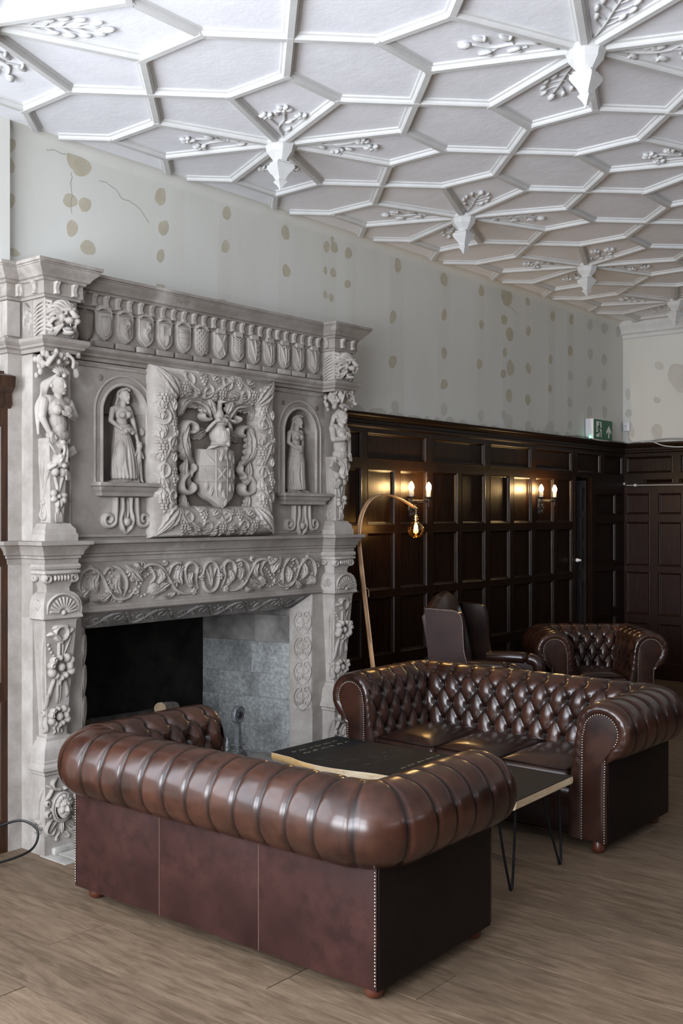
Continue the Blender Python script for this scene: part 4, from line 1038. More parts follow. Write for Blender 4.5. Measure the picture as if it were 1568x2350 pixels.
# ---------- vine-carved frame round the coat of arms
FX0, FX1, FZ0, FZ1, BW = 3.562, 4.475, 1.476, 2.385, .17
def bulge(q): return .030+.058*math.sqrt(max(0, 1-(2*q-1)**2))
secs = [(-.001, 0.0)]+[(q, bulge(q)) for q in np.linspace(0, 1, 11)]+[(1.001, 0)]
rows = []
for q, d in secs:
    i = q*BW; rows.append([(FX0+i, YC-d, FZ0+i), (FX1-i, YC-d, FZ0+i), (FX1-i, YC-d, FZ1-i), (FX0+i, YC-d, FZ1-i)])
frame = part(MB().grid(np.array(rows), wv=True), 'arms_frame', STONE_PALE, 50)
def gfrm(sidek):
    def g(u, v, d):   # u from 0 along the side, v across from outer (-) to inner (+), origin mid-band
        q = min(1, max(0, .5+v/BW)); D = bulge(q)-.004+d
        i = q*BW
        if sidek == 0: return (FX0+i, YC-D, FZ0+u)
        if sidek == 1: return (FX1-i, YC-D, FZ0+u)
        if sidek == 2: return (FX0+u, YC-D, FZ1-i)
        return (FX0+u, YC-D, FZ0+i)
    return g
Ls = .91
for sk in range(4):
    g = gfrm(sk); v_ = MB(); f = -1 if sk in (1, 2) else 1
    wave = [(t*Ls, f*.045*math.sin(t*Ls*13.5)) for t in np.linspace(.14, .86, 26)]
    stroke(v_, g, wave, .011, .016, k=2)
    for c, (u, vv, sg2) in enumerate(((.22, .03, 1), (.36, -.035, -1), (.50, .03, 1), (.64, -.03, -1))):
        stroke(v_, g, spiral(u, f*vv, .046, 1.2, 2*sg2, sg2*f, .3), .010, .017, k=2)
        stroke(v_, g, [(u-.05, -f*vv*.2), (u-.02, -f*vv*1.2), (u+.02, -f*vv*1.9)], .008, .013)
    part(v_, 'frame_vine', STONE_PALE, 180, par=frame)
    for u, vv in ((.19, -.035), (.33, .04), (.47, -.04), (.60, .042), (.72, -.035)):
        gm = MB(); 
        if sk in (0, 1): grapes(gm, lambda a, b, d: g(b+u+.03, a+f*vv, d), 0, 0, .074, .095, .0105)
        else: grapes(gm, lambda a, b, d: g(a+u, -b+f*vv-.03 if sk == 2 else b+f*vv+.03, d), 0, 0, .074, .075, .0105)
        o_ = part(gm, 'grape_cluster', STONE_PALE, 180, par=frame)
    for u, vv, du, dv in ((.26, -.02, .05, -.035), (.40, .03, .045, .03), (.54, -.03, .05, -.03), (.67, .03, .05, .03), (.30, .05, .03, .02), (.57, .05, -.04, .015), (.44, -.06, -.03, -.01), (.20, -.045, .05, .006), (.31, -.05, -.04, .01), (.40, -.052, .04, .008), (.52, -.05, .05, .005), (.62, -.05, .04, .01), (.72, -.05, -.04, .006)):
        part(leaf(MB(), g, [(u, f*vv), (u+du*.6, f*(vv+dv*.4)), (u+du*1.1, f*(vv+dv))], .040, .024, 3), 'vine_leaf', STONE_PALE, 70, par=frame)
for cx_, cz_, sx, sz in ((FX0, FZ0, 1, 1), (FX1, FZ0, -1, 1), (FX0, FZ1, 1, -1), (FX1, FZ1, -1, -1)):
    def gcn(u, v, d):
        x, zq = cx_+sx*(u-v)*.707, cz_+sz*(u+v)*.707
        q = min((x-FX0), (FX1-x), (zq-FZ0), (FZ1-zq))/BW
        return (x, YC-bulge(min(1, max(0, q)))-d+.003, zq)
    part(leaf(MB(), gcn, [(.225, 0), (.13, .0), (.012, 0)], .075, .030, 5, sweep=-.16), 'corner_acanthus', STONE_PALE, 70, par=frame)

# ---------- coat of arms
ax, az = 4.035, 1.80
ga = lambda u, v, d: (ax+.008+u*1.17, YC-d, 1.855+v*.845)
OUT = [(-.145, .165), (-.152, .08), (-.158, -.02), (-.15, -.10), (-.115, -.165), (-.06, -.20), (-.015, -.235), (0, -.25), (.015, -.235), (.06, -.20), (.115, -.165), (.15, -.10), (.158, -.02), (.152, .08), (.145, .165)]
def gsh(u, v, d): return (ax-.012+u*.87, YC-.035-d-.045*max(0, 1-(u/.16)**2), 1.826+v*.79)
esc = part(MB().prism([tuple(p) for p in resample(crom(OUT, 3), 44)[0]], gsh, -.04, .012, dome=.0, rings=4).grid(np.array([[gsh(u*(1-.0*v), v, .012) for u in np.linspace(-.14, .14, 15)] for v in np.linspace(-.12, .16, 3)])), 'arms_shield', STONE_PALE, 50)
fill = MB(); rows = []
for v in np.linspace(.163, -.246, 24):
    hw_ = np.interp(-v, [-.165, -.08, .02, .10, .165, .20, .235, .25], [.145, .152, .158, .15, .115, .06, .015, .001])
    rows.append([gsh(u*hw_, v, .0125) for u in np.linspace(-1, 1, 13)])
part(fill.grid(np.array(rows)), 'shield_face', STONE_PALE, 180, par=esc)
cm = MB(); gd = lambda u, v, d: gsh(u, v, .0125+d)
for u in (-.05, .05, .105): stroke(cm, gd, [(u, .16), (u, .0), (u*.98, -.12), (u*.9, -.19+abs(u)*.5)], .003, .005, n=3, taper=(1, 1))
for v in (.05, -.06): stroke(cm, gd, [(-.152, v), (0, v), (.152, v)], .003, .005, n=3, taper=(1, 1))
stroke(cm, gd, [(-.135, .15), (-.055, .06)], .006, .006, smooth=False, n=3)
for q in range(7):
    a = -.145+q*.014; stroke(cm, gd, [(a, .045), (min(-.055, a+.075), .045-(min(-.055, a+.075)-a)*1.3)], .002, .004, smooth=False, n=3)
    stroke(cm, gd, [(-.055-q*.014+.004, .045), (max(-.148, -.055-q*.014-.07), .045-(-.055-q*.014-max(-.148, -.055-q*.014-.07))*1.3)], .002, .004, smooth=False, n=3)
stroke(cm, gd, [(-.042, .04), (.042, -.05)], .007, .007, smooth=False, n=3); stroke(cm, gd, [(.042, .04), (-.042, -.05)], .007, .006, smooth=False, n=3)
for u, v, t in ((-.115, -.09, 0), (-.085, -.13, .4), (-.02, -.1, .3), (.01, -.15, -.3), (-.01, .11, .6), (.03, .12, -.6), (.075, .12, 0), (.125, .1, 0), (.075, 0, .5), (.125, -.01, 0), (.075, -.1, .4), (.03, -.2, 1), (.12, -.1, 0)):
    leaf(cm, gd, [(u-.016*math.sin(t), v-.03), (u, v), (u+.016*math.sin(t), v+.03)], .016, .010, 2, nt=14, ns=4); bead(cm, gd, u+.006, v+.03, .006)
part(cm, 'shield_charge', STONE_PALE, 60, par=esc)
stroke_ = MB(); stroke(stroke_, lambda u, v, d: gsh(u, v, d), [(-.10, .165), (-.06, .19), (0, .185), (.03, .15)], .008, .05); part(stroke_, 'shield_strap', STONE_PALE, 60)
P3 = lambda u, v, d: (ax-.006+u*.9, YC-d, 1.83+v*.80)
shr = lambda L_: [(p[0], p[1], tuple(q*.86 for q in p[2])) if p[0] == 'e' else (*p[:-2], p[-2]*.86, p[-1]*.86) for p in L_]
Rz = lambda a: Matrix.Rotation(a, 3, 'Y')
hp = [('e', P3(0, .265, .055), (.062, .062, .072)), ('e', P3(.006, .225, .075), (.050, .050, .06)), ('c', P3(0, .20, .045), P3(.01, .15, .05), .045, .065), ('c', P3(.035, .30, .10), P3(.02, .19, .115), .012, .014),
      ('e', P3(.004, .335, .06), (.062, .05, .016)), ('c', P3(-.06, .15, .045), P3(.08, .145, .06), .022, .024)]
for q in range(4): hp.append(('c', P3(-.012+q*.014, .285, .112-.004*abs(q-1.5)), P3(-.010+q*.012, .215, .122-.004*abs(q-1.5)), .0045, .0045))
part_h = vox(shr(hp), 'tournament_helm', STONE_PALE, fp, .0034, 1)
cp = [('e', P3(0, .40, .055), (.038, .036, .05)), ('c', P3(0, .43, .055), P3(.005, .475, .06), .024, .018), ('e', P3(.004, .492, .065), (.018, .02, .022)), ('c', P3(.01, .492, .08), P3(.015, .488, .10), .008, .004),
      ('t', [P3(-.02, .40, .05), P3(-.05, .43, .06), P3(-.055, .47, .05)], .02, .010), ('t', [P3(.03, .38, .06), P3(.06, .40, .06), P3(.085, .39, .06)], .014, .008)]
for s in (-1, 1):
    cp += [('t', [P3(0, .355, .09), P3(s*.05, .35, .085), P3(s*.085, .315, .075), P3(s*.10, .285, .06)], .014, .012), ('e', P3(s*.03, .36, .085), (.022, .02, .018))]
vox(shr(cp), 'crest', STONE_PALE, fp, .0034, 1)
def mantling(m, pts, w, H, d0, lobes):
    leaf(m, lambda u, v, d: ga(u, v, d), pts, w, H, lobes, d0, ns=8, nt=36)
for s in (-1, 1):
    f = lambda pts: [(s*a, b) for a, b in pts]
    for pts, w, H, d0, lb in (([(.06, .33), (.10, .40), (.17, .42), (.215, .40), (.235, .34)], .055, .04, .035, 5), ([(.08, .23), (.16, .10), (.215, .02), (.225, -.02)] if False else [(.20, .27), (.225, .18), (.21, .09), (.16, .03)], .060, .045, .03, 5),
                             ([(.04, .36), (.065, .42), (.075, .46)], .035, .03, .05, 3), ([(.06, .25), (.12, .22), (.18, .20)], .05, .022, .01, 4), ([(.205, .05), (.21, -.03), (.19, -.09), (.15, -.13)], .032, .03, .03, 3), ([(.21, -.18), (.20, -.25), (.15, -.29)], .035, .028, .02, 4)):
        m = MB(); mantling(m, f(pts), w, H, d0, lb); part(m, 'mantling_leaf', STONE_PALE, 80)
    m = None
    SC = lambda *a, **k_: part(stroke(MB(), ga, *a, **k_), 'mantling_scroll', STONE_PALE, 80)
    SC(f([(.225, .17), (.222, .24), (.195, .285), (.155, .275), (.145, .24), (.17, .225), (.185, .24)]), .018, .06, d0=.01, taper=(.8, .4))
    SC(f([(.165, .04), (.15, -.01), (.175, -.04), (.185, -.09)]), .014, .045, d0=.015)
    SC(f([(.165, -.06), (.20, -.05), (.232, -.09), (.228, -.145), (.19, -.165), (.16, -.14), (.17, -.105), (.195, -.105)]), .019, .06, d0=.01, taper=(.6, .4))
    SC(f([(.20, -.165), (.215, -.21), (.20, -.26), (.16, -.285)]), .012, .035, d0=.01)
    SC(f([(.05, .33), (.09, .31), (.12, .33), (.10, .36)]), .014, .05, d0=.04)
# ================================================================== PIERS: LIONS, CARYATIDS, TROPHIES
def pier(xm, s):
    hw = .0895; xa, xb = xm-hw, xm+hw
    PTH = [(xa, YC), (xa, YP), (xb, YP), (xb, YC)]
    # lower pier in one sweep: torus, capital, shell swelling, tapered shaft, base, pedestal
    prof = [(0, 1.366), (.010, 1.364), (.014, 1.352), (.010, 1.340), (0, 1.338), (.0, 1.322), (-.012, 1.300), (-.018, 1.27), (-.026, 1.250), (-.024, 1.232), (-.010, 1.226), (.004, 1.21), (.014, 1.185), (.018, 1.15), (.016, 1.122), (.020, 1.118), (.020, 1.108), (.004, 1.100), (-.002, 1.088),
            (-.004, 1.05), (-.014, .90), (-.026, .72), (-.034, .58), (-.034, .548), (-.022, .544), (-.022, .528), (-.012, .520), (.0, .50), (.006, .475), (.008, .445), (.012, .440), (.012, .428), (.024, .415), (.026, .400), (.010, .392), (.010, .378), (.0, .372), (0, .10), (.008, .095), (.008, .0)]
    part(MB().mould(PTH, prof), 'pier', STONE_PALE, 30)
    g = front(YP, xm, 0); gs = side(xa, YC-.05, 0)      # side: u towards the wall
    # ionic capital
    m = MB()
    for q in (-1, 1):
        stroke(m, lambda u, v, d: g(u, v, d), spiral(q*.072, 1.298, .026, 1.6, PI/2, -q, .1), .008, .02, k=2, d0=-.012)
        stroke(m, lambda u, v, d: gs(u, v, d), spiral(q*.036, 1.300, .020, 1.5, PI/2, -q, .1), .007, .014, k=2, d0=-.006)
    m.box(xa-.012, xb+.012, YP-.014, YC, 1.318, 1.334, .004)
    for q in range(5): m.ball((xm-.036+q*.018, YP-.004, 1.298), (.008, .010, .014), 8, 5)
    part(m, 'ionic_capital', STONE_PALE, 60)
    # scallop shell
    m = MB()
    for k in range(11):
        a = .10+k*(PI-.2)/10; r0, r1 = .016, .075-.022*abs(math.cos(a))*0
        pts = [(r0*math.cos(a), 1.135+r0*math.sin(a)), (.045*math.cos(a), 1.135+.040*math.sin(a)), (r1*math.cos(a), 1.135+.074*math.sin(a))]
        stroke(m, lambda u, v, d: (xm+u, YP-.016-d+.10*max(0, v-1.185)+.0, v), pts, .0075, .012, taper=(.35, .9))
    bead(m, lambda u, v, d: (xm+u, YP-.016-d, v), 0, 1.135, .014, .018); stroke(m, lambda u, v, d: (xm+u, YP-.016-d+.12*max(0, v-1.185), v), [(-.09, 1.13), (-.082, 1.18), (-.045, 1.212), (0, 1.222), (.045, 1.212), (.082, 1.18), (.09, 1.13)], .006, .010)
    for k in range(5):
        a = .5+k*.5; stroke(m, lambda u, v, d: (xa-.014-d, YC-.055+u, v), [(.01*math.cos(a), 1.14+.01*math.sin(a)), (.042*math.cos(a), 1.14+.06*math.sin(a))], .006, .008, taper=(.4, .9))
    part(m, 'scallop_shell', STONE_PALE, 80)
    # trophy hanging down the shaft
    gt = lambda u, v, d: (xm+u, YP+.004+.034*min(1, max(0, (1.05-v)/.5))-d, v)
    m = MB()
    stroke(m, gt, [(.035*math.cos(a), 1.035+.034*math.sin(a)) for a in np.linspace(0, 2*PI, 18)], .010, .022, k=1, taper=(1, 1))
    stroke(m, gt, [(-.078, 1.03), (-.05, 1.035), (-.02, 1.02), (.0, .995), (.02, 1.0)], .012, .022); stroke(m, gt, [(.01, 1.0), (.04, 1.035), (.075, 1.055)], .010, .02); stroke(m, gt, [(-.05, 1.06), (-.02, 1.068), (.02, 1.068), (.045, 1.06)], .010, .02)
    part(m, 'ribbon_knot', STONE_PALE, 70)
    m = MB(); stroke(m, gt, [(-.008, 1.0), (-.008, .91)], .009, .014, smooth=False); stroke(m, gt, [(.010, 1.0), (.012, .91)], .006, .012, smooth=False); stroke(m, gt, [(.06, 1.03), (.035, .97), (.012, .92)], .005, .012)
    stroke(m, gt, [(-.01, .82), (-.006, .70)], .010, .014, smooth=False); stroke(m, gt, [(.008, .82), (.006, .70)], .006, .012, smooth=False)
    o_ = part(m, 'trophy_staff', STONE_PALE, 70); o_['kind'] = 'stuff'
    for e in (-1, 1): part(stroke(MB(), gt, [(e*.02, .83), (e*.045, .77), (e*.05, .725)], .012, .014), 'ribbon_tail', STONE_PALE, 70)
    m = MB(); beads(m, gt, [(-.066, .985), (-.05, .95), (-.02, .915)], .008); part(m, 'bead_string', STONE_PALE, 180)
    for zc_, sc in ((.875, 1.0), (.64, .82)):
        pr = [('e', gt(0, zc_, .022), (.018, .018, .02))]
        for k, (u, v, r) in enumerate(((-.045, .035, .019), (-.058, .012, .017), (-.05, -.022, .022), (-.028, -.038, .016), (.028, .042, .020), (.052, .030, .018), (.045, .0, .02), (.055, -.022, .021), (.022, -.040, .017), (0, -.05, .015), (-.012, .045, .014))):
            pr.append(('e', gt(s*u*sc, zc_+v*sc, .018), (r*sc, .024*sc, r*sc*1.1)))
        pr += [('c', gt(0, zc_-.05*sc, .015), gt(0, zc_-.085*sc, .012), .012*sc, .006)]
        vox(pr, 'fruit_cluster', STONE_PALE, fp, .0035, 2)
        m = MB()
        for u, v in ((-.058, .012), (-.048, .04)): stroke(m, gt, spiral(s*u*sc, zc_+v*sc, .013*sc, 1.3, 0, 1, .2), .004, .01, k=2, d0=.034)
        part(m, 'rosette', STONE_PALE, 180)
    m = MB()
    for q in (-1, 0, 1): stroke(m, gt, [(q*.006, .60), (q*.014-.006, .585), (q*.018+.004, .57), (q*.022, .552)], .007, .016)
    part(m, 'tassel', STONE_PALE, 180)
    # cord with a bag on the side facing the windows
    gs2 = lambda u, v, d: (xa+.004+.030*min(1, max(0, (1.05-v)/.5))-d, YC-.055+u, v)
    m = MB(); stroke(m, gs2, [(-.034, 1.04), (-.012, .93), (-.002, .80), (.004, .68)], .010, .014); stroke(m, gs2, [(-.03, 1.04), (.010, .93), (.012, .80), (.010, .68)], .006, .010); stroke(m, gs2, [(-.045, .76), (-.02, .70), (.008, .665)], .007, .012)
    stroke(m, gs2, spiral(.006, .655, .016, 1.3, 0, 1, .2), .006, .012, k=2)
    stroke(m, gs2, [(.0, .645), (-.016, .59), (-.006, .572), (.012, .570), (.026, .585), (.014, .645)], .008, .014); stroke(m, gs2, [(.004, .63), (.002, .60), (.01, .585)], .008, .010)
    part(m, 'cord_with_bag', STONE_PALE, 80)
    # pedestal mask
    gp = front(YP, xm, 0)
    vox([('e', gp(0, .215, .02), (.036, .034, .048)), ('e', gp(0, .188, .026), (.024, .026, .026)), ('c', gp(0, .228, .05), gp(0, .206, .060), .006, .008), ('e', gp(0, .206, .058), (.010, .008, .007)), ('c', gp(-.012, .188, .048), gp(.012, .188, .048), .005, .005),
         ('c', gp(-.024, .232, .046), gp(-.008, .236, .052), .006, .005), ('c', gp(.024, .232, .046), gp(.008, .236, .052), .006, .005), ('e', gp(-.016, .222, .046), (.007, .006, .005)), ('e', gp(.016, .222, .046), (.007, .006, .005)),
         ('e', gp(-.022, .203, .042), (.012, .010, .011)), ('e', gp(.022, .203, .042), (.012, .010, .011))]+[('e', gp(.036*math.cos(a), .222+.045*math.sin(a), .022), (.012, .016, .012)) for a in np.linspace(.2, PI-.2, 7)], 'mask', STONE_PALE, fp, .003, 1)
    m = MB(); stroke(m, gp, [(.056*math.cos(a), .215+.068*math.sin(a)) for a in np.linspace(0, 2*PI, 22)], .008, .022, k=1, taper=(1, 1)); stroke(m, gp, [(.048*math.cos(a), .215+.06*math.sin(a)) for a in np.linspace(0, 2*PI, 22)], .004, .026, k=1, taper=(1, 1))
    for q in (-1, 1):
        stroke(m, gp, [(q*.02, .355), (q*.05, .34), (q*.045, .31), (q*.015, .30), (0, .29)], .010, .022); stroke(m, gp, [(q*.085, .33), (q*.055, .31), (q*.07, .28), (q*.088, .26)], .009, .018)
        stroke(m, gp, spiral(q*.078, .245, .016, 1.3, 0, q, .2), .007, .02, k=2); stroke(m, gp, spiral(q*.074, .19, .018, 1.3, 0, -q, .2), .007, .02, k=2)
        stroke(m, gp, [(q*.045, .165), (q*.075, .145), (q*.085, .11), (q*.055, .095), (q*.03, .12)], .008, .018); leaf(m, gp, [(q*.03, .15), (q*.055, .13), (q*.07, .10)], .018, .014, 3)
        stroke(m, gp, [(q*.006, .10), (q*.03, .085), (q*.035, .065), (q*.008, .075)], .007, .018)
    leaf(m, gp, [(0, .15), (0, .12), (0, .085)], .016, .02, 3)
    part(m, 'strapwork', STONE_PALE, 80)
    m = MB()
    for a in range(6): bead(m, gs2 if False else (lambda u, v, d: (xa-d, YC-.05+u, v)), .018*math.cos(a*1.05), .13+.024*math.sin(a*1.05), .016, .02)
    stroke(m, lambda u, v, d: (xa-d, YC-.05+u, v), [(-.04, .32), (-.01, .26), (.0, .20), (.0, .15)], .008, .012)
    part(m, 'side_flower', STONE_PALE, 180)
    part(MB().box(xa+.03, xb-.03, YP-.035, YP, 0, .035, .012), 'rough_footing', HEARTH, 40)

    # ---- upper pier: base, tapering term, caryatid, fruit capital, cap, lion
    part(MB().mould(PTH, [(0, 1.472), (.004, 1.472), (.004, 1.505), (-.002, 1.510), (-.004, 1.530), (-.016, 1.545), (-.022, 1.556), (-.04, 1.560), (-.05, 1.562)]).box(xa+.04, xb-.04, YP+.04, YC+.02, 1.475, 1.562), 'caryatid_base', STONE_PALE, 30)
    w0, w1 = .044, .060; y0_, y1_ = YP+.034, YP+.020
    m = MB(); rows = []
    for k in range(9):
        t = k/8; w = w0+(w1-w0)*t; y = y0_+(y1_-y0_)*t; zz = 1.556+(1.955-1.556)*t
        rows.append([(xm-w, YC+.01, zz), (xm-w, y+.008, zz), (xm-w+.008, y, zz), (xm+w-.008, y, zz), (xm+w, y+.008, zz), (xm+w, YC+.01, zz)])
    m.grid(np.array(rows)); m.box(xm-.062, xm+.062, YP+.012, YC, 1.935, 1.962, .008); part(m, 'term_shaft', STONE_PALE, 40)
    q = lambda x, zz, d: (xm+s*x, YC-.02-d, zz)
    pr = [('e', q(0, 2.212, .062), (.037, .042, .048)), ('e', q(.002, 2.190, .076), (.026, .028, .028)), ('c', q(.005, 2.222, .099), q(.007, 2.203, .107), .005, .006), ('c', q(-.003, 2.188, .099), q(.015, 2.188, .099), .0042, .0042), ('e', q(.006, 2.174, .093), (.011, .010, .009)),
          ('c', q(0, 2.19, .06), q(0, 2.14, .055), .021, .023), ('c', q(-.045, 2.138, .045), q(.045, 2.138, .045), .028, .028),
          ('e', q(0, 2.105, .048), (.062, .042, .055)), ('e', q(-.026, 2.092, .088), (.025, .024, .026)), ('e', q(.030, 2.092, .088), (.025, .024, .026)), ('e', q(-.026, 2.086, .110), (.005, .005, .005)), ('e', q(.031, 2.086, .110), (.005, .005, .005)),
          ('e', q(0, 2.03, .050), (.050, .040, .055)), ('e', q(0, 1.975, .050), (.060, .044, .042)), ('e', q(0, 2.005, .078), (.028, .016, .03)),
          # viewer's left arm hangs, hand on the term
          ('c', q(-.070, 2.132, .045), q(-.084, 2.058, .046), .024, .020), ('c', q(-.084, 2.058, .046), q(-.062, 1.990, .072), .019, .013), ('e', q(-.055, 1.972, .084), (.014, .012, .018)),
          # the other arm folds across the breast
          ('c', q(.070, 2.132, .045), q(.086, 2.070, .066), .022, .018), ('c', q(.086, 2.066, .068), q(.030, 2.070, .105), .018, .013), ('e', q(.018, 2.075, .110), (.018, .010, .013))]
    for k in range(4):
        pr.append(('c', q(-.062+k*.007, 1.962, .090), q(-.064+k*.009, 1.938-.004*(k % 2), .094), .0042, .0035)); pr.append(('c', q(.006, 2.083-k*.006, .114), q(-.014, 2.088-k*.006, .112), .0040, .0034))
    pr.append(('c', q(-.042, 1.972, .092), q(-.034, 1.955, .096), .0045, .0036)); pr.append(('c', q(.018, 2.085, .114), q(.006, 2.100, .114), .0042, .0034))
    for e in (-.014, .009): pr += [('e', q(e+.006, 2.213, .097), (.0075, .006, .0045)), ('c', q(e+.0, 2.226, .097), q(e+.011, 2.226, .096), .0040, .0034)]
    # hair flowing down behind the shoulder
    for k in range(6): pr.append(('t', [q(-.02-.004*k, 2.255-.004*k, .07-.008*k), q(-.048-.003*k, 2.215, .05-.006*k), q(-.060-.004*k, 2.16, .035), q(-.078-.003*k, 2.10, .028-.003*k), q(-.088, 2.03-.01*k, .025)], .010, .007))
    for k in range(3): pr.append(('t', [q(.02, 2.255, .06), q(.042, 2.215, .045-.008*k), q(.052+.004*k, 2.165, .03), q(.064, 2.14, .02)], .010, .008))
    for e in (-.04, .042): pr.append(('e', q(e, 2.208, .06), (.006, .010, .012)))
    fig = vox(pr, 'caryatid', STONE_PALE, fp, .0024, 2); fig['label'] = 'half-length stone woman with one arm across her breast'
    m = MB()
    for k in range(9):
        a = PI*(.08+.84*k/8); m.tube([q(.012*math.cos(a), 2.248+.010*math.sin(a), .085), q(.030*math.cos(a), 2.262+.018*math.sin(a), .095), q(.052*math.cos(a), 2.270+.030*math.sin(a), .082)], [.005, .009, .005], 6)
    m.ball(q(.004, 2.256, .10), (.012, .012, .012)); part(m, 'shell_headdress', STONE_PALE, 180, par=fig)
    # hanging cluster of books, masks and drapery at the hips
    pr = [('e', q(0, 1.925, .065), (.03, .03, .03)), ('e', q(-.004, 1.86, .07), (.034, .03, .04)), ('e', q(-.035, 1.83, .055), (.028, .02, .022)), ('e', q(.038, 1.84, .055), (.026, .02, .024)), ('e', q(.02, 1.80, .06), (.02, .02, .024)), ('e', q(-.02, 1.80, .062), (.02, .02, .022)),
          ('t', [q(-.012, 1.96, .075), q(.004, 1.92, .10), q(0, 1.88, .10), q(-.014, 1.85, .10)], .008, .007), ('t', [q(.03, 1.94, .07), q(.02, 1.90, .10), q(.022, 1.85, .095)], .008, .006), ('e', q(.0, 1.938, .098), (.014, .010, .014)),
          ('c', q(-.055, 1.815, .06), q(-.03, 1.835, .08), .010, .010), ('c', q(.048, 1.80, .05), q(.062, 1.775, .05), .014, .012), ('e', q(-.012, 1.872, .098), (.012, .010, .012)), ('e', q(.012, 1.83, .09), (.014, .012, .012))]
    for k in range(5): pr.append(('t', [q(-.055+k*.012, 1.945, .055), q(-.05+k*.010, 1.91, .085), q(-.04+k*.006, 1.885, .09)], .006, .005))
    for k in range(4): pr.append(('c', q(.030+k*.008, 1.81-.004*k, .075-.004*k), q(.040+k*.009, 1.765, .066-.004*k), .007, .005))
    vox(pr, 'hip_trophy', STONE_PALE, fp, .0027, 1)
    m = MB(); c_ = q(.062, 1.895, .055)
    R_ = Matrix.Rotation(-s*.5, 3, 'Y')
    for dz in (0,): 
        bx = MB().box(-.036, .036, -.010, .010, -.020, .020, .003); bx.v = [tuple(R_ @ Vector(v)+Vector(c_)) for v in bx.v]; m.add(bx.v, bx.f)
        bx = MB().box(-.032, .032, -.0125, -.009, -.014, -.010).box(-.032, .032, -.0125, -.009, 0, .004); bx.v = [tuple(R_ @ Vector(v)+Vector(c_)) for v in bx.v]; m.add(bx.v, bx.f)
    part(m, 'stone_book', STONE_PALE, 40)
    gt2 = lambda u, v, d: (xm+s*u, YP+.036-d-.014*(v-1.556)/.4, v)
    part(stroke(MB(), gt2, [(-.022, 1.79), (-.006, 1.74), (.002, 1.70)], .010, .012), 'ribbon_tail', STONE_PALE, 80); part(stroke(MB(), gt2, [(.03, 1.79), (.014, 1.74), (.004, 1.70)], .010, .012), 'ribbon_tail', STONE_PALE, 80)
    vox([('e', gt2(0, 1.685, .016), (.012, .012, .012))]+[('e', gt2(u, v, .014), (a, .016, b)) for u, v, a, b in ((-.028, 1.70, .018, .018), (.028, 1.69, .02, .013), (-.026, 1.67, .02, .014), (.026, 1.665, .016, .018), (-.008, 1.65, .010, .022), (.010, 1.652, .010, .02))]+[('c', gt2(-.004, 1.645, .010), gt2(-.004, 1.60, .010), .010, .010), ('c', gt2(.006, 1.64, .008), gt2(.006, 1.60, .008), .007, .007)]+
        [('t', [gt2(-.014+k*.009, 1.605, .012), gt2(-.018+k*.011, 1.585, .016), gt2(-.012+k*.010, 1.566, .012)], .006, .006) for k in range(4)], 'bow_and_tassel', STONE_PALE, fp, .003, 1)
    gs3 = lambda u, v, d: (xm-.052-.010*(v-1.556)/.4-d+.006, YC-.04+u, v)
    m = MB(); stroke(m, gs3, [(-.02, 1.92), (.0, 1.83), (.012, 1.74), (.012, 1.665)], .006, .010); stroke(m, gs3, [(.03, 1.93), (.03, 1.83), (.022, 1.74), (.016, 1.665)], .006, .010); stroke(m, gs3, [(-.035, 1.80), (-.01, 1.74), (.01, 1.68)], .006, .010)
    stroke(m, gs3, spiral(.014, 1.655, .014, 1.3, 0, 1, .2), .006, .012, k=2); stroke(m, gs3, [(.01, 1.645), (-.006, 1.60), (.004, 1.578), (.022, 1.578), (.034, 1.60), (.02, 1.645)], .007, .012); stroke(m, gs3, [(.014, 1.63), (.014, 1.60)], .006, .008)
    part(m, 'cord_with_bag', STONE_PALE, 80)
    # fruit and bud capital
    qc = lambda x, zz, d: (xm+s*x, YP-d, zz)
    pr = [('e', qc(0, 2.335, -.05), (.078, .05, .048))]
    for k in range(30):
        x = random.uniform(-.092, .092); zz = 2.366-random.uniform(0, .10)*(.30+.70*abs(x)/.092); r_ = random.uniform(.008, .0135)
        pr.append(('e', qc(x, zz, .004+random.uniform(-.012, .020)), (r_, r_*1.1, r_*random.uniform(.9, 1.5))))
    for k in range(12):
        yy = YP+random.uniform(-.005, .075); r_ = random.uniform(.010, .016); pr.append(('e', (xa+random.uniform(-.016, .006), yy, 2.37-random.uniform(0, .12)), (r_, r_, r_*1.3)))
    pr += [('c', qc(.076, 2.315, .004), qc(.088, 2.268, -.002), .011, .017), ('t', [qc(-.03, 2.36, .02), qc(-.06, 2.34, .03), qc(-.085, 2.30, .015)], .008, .012), ('t', [qc(.02, 2.36, .025), qc(.045, 2.33, .035), qc(.05, 2.30, .025)], .007, .010)]
    vox(pr, 'fruit_capital', STONE_PALE, fp, .003, 1)
    # lion
    ql = lambda x, zz, d: (xm+x, YP-d, zz); zl = 2.53
    tl = .012        # the head turns a little towards the middle of the room
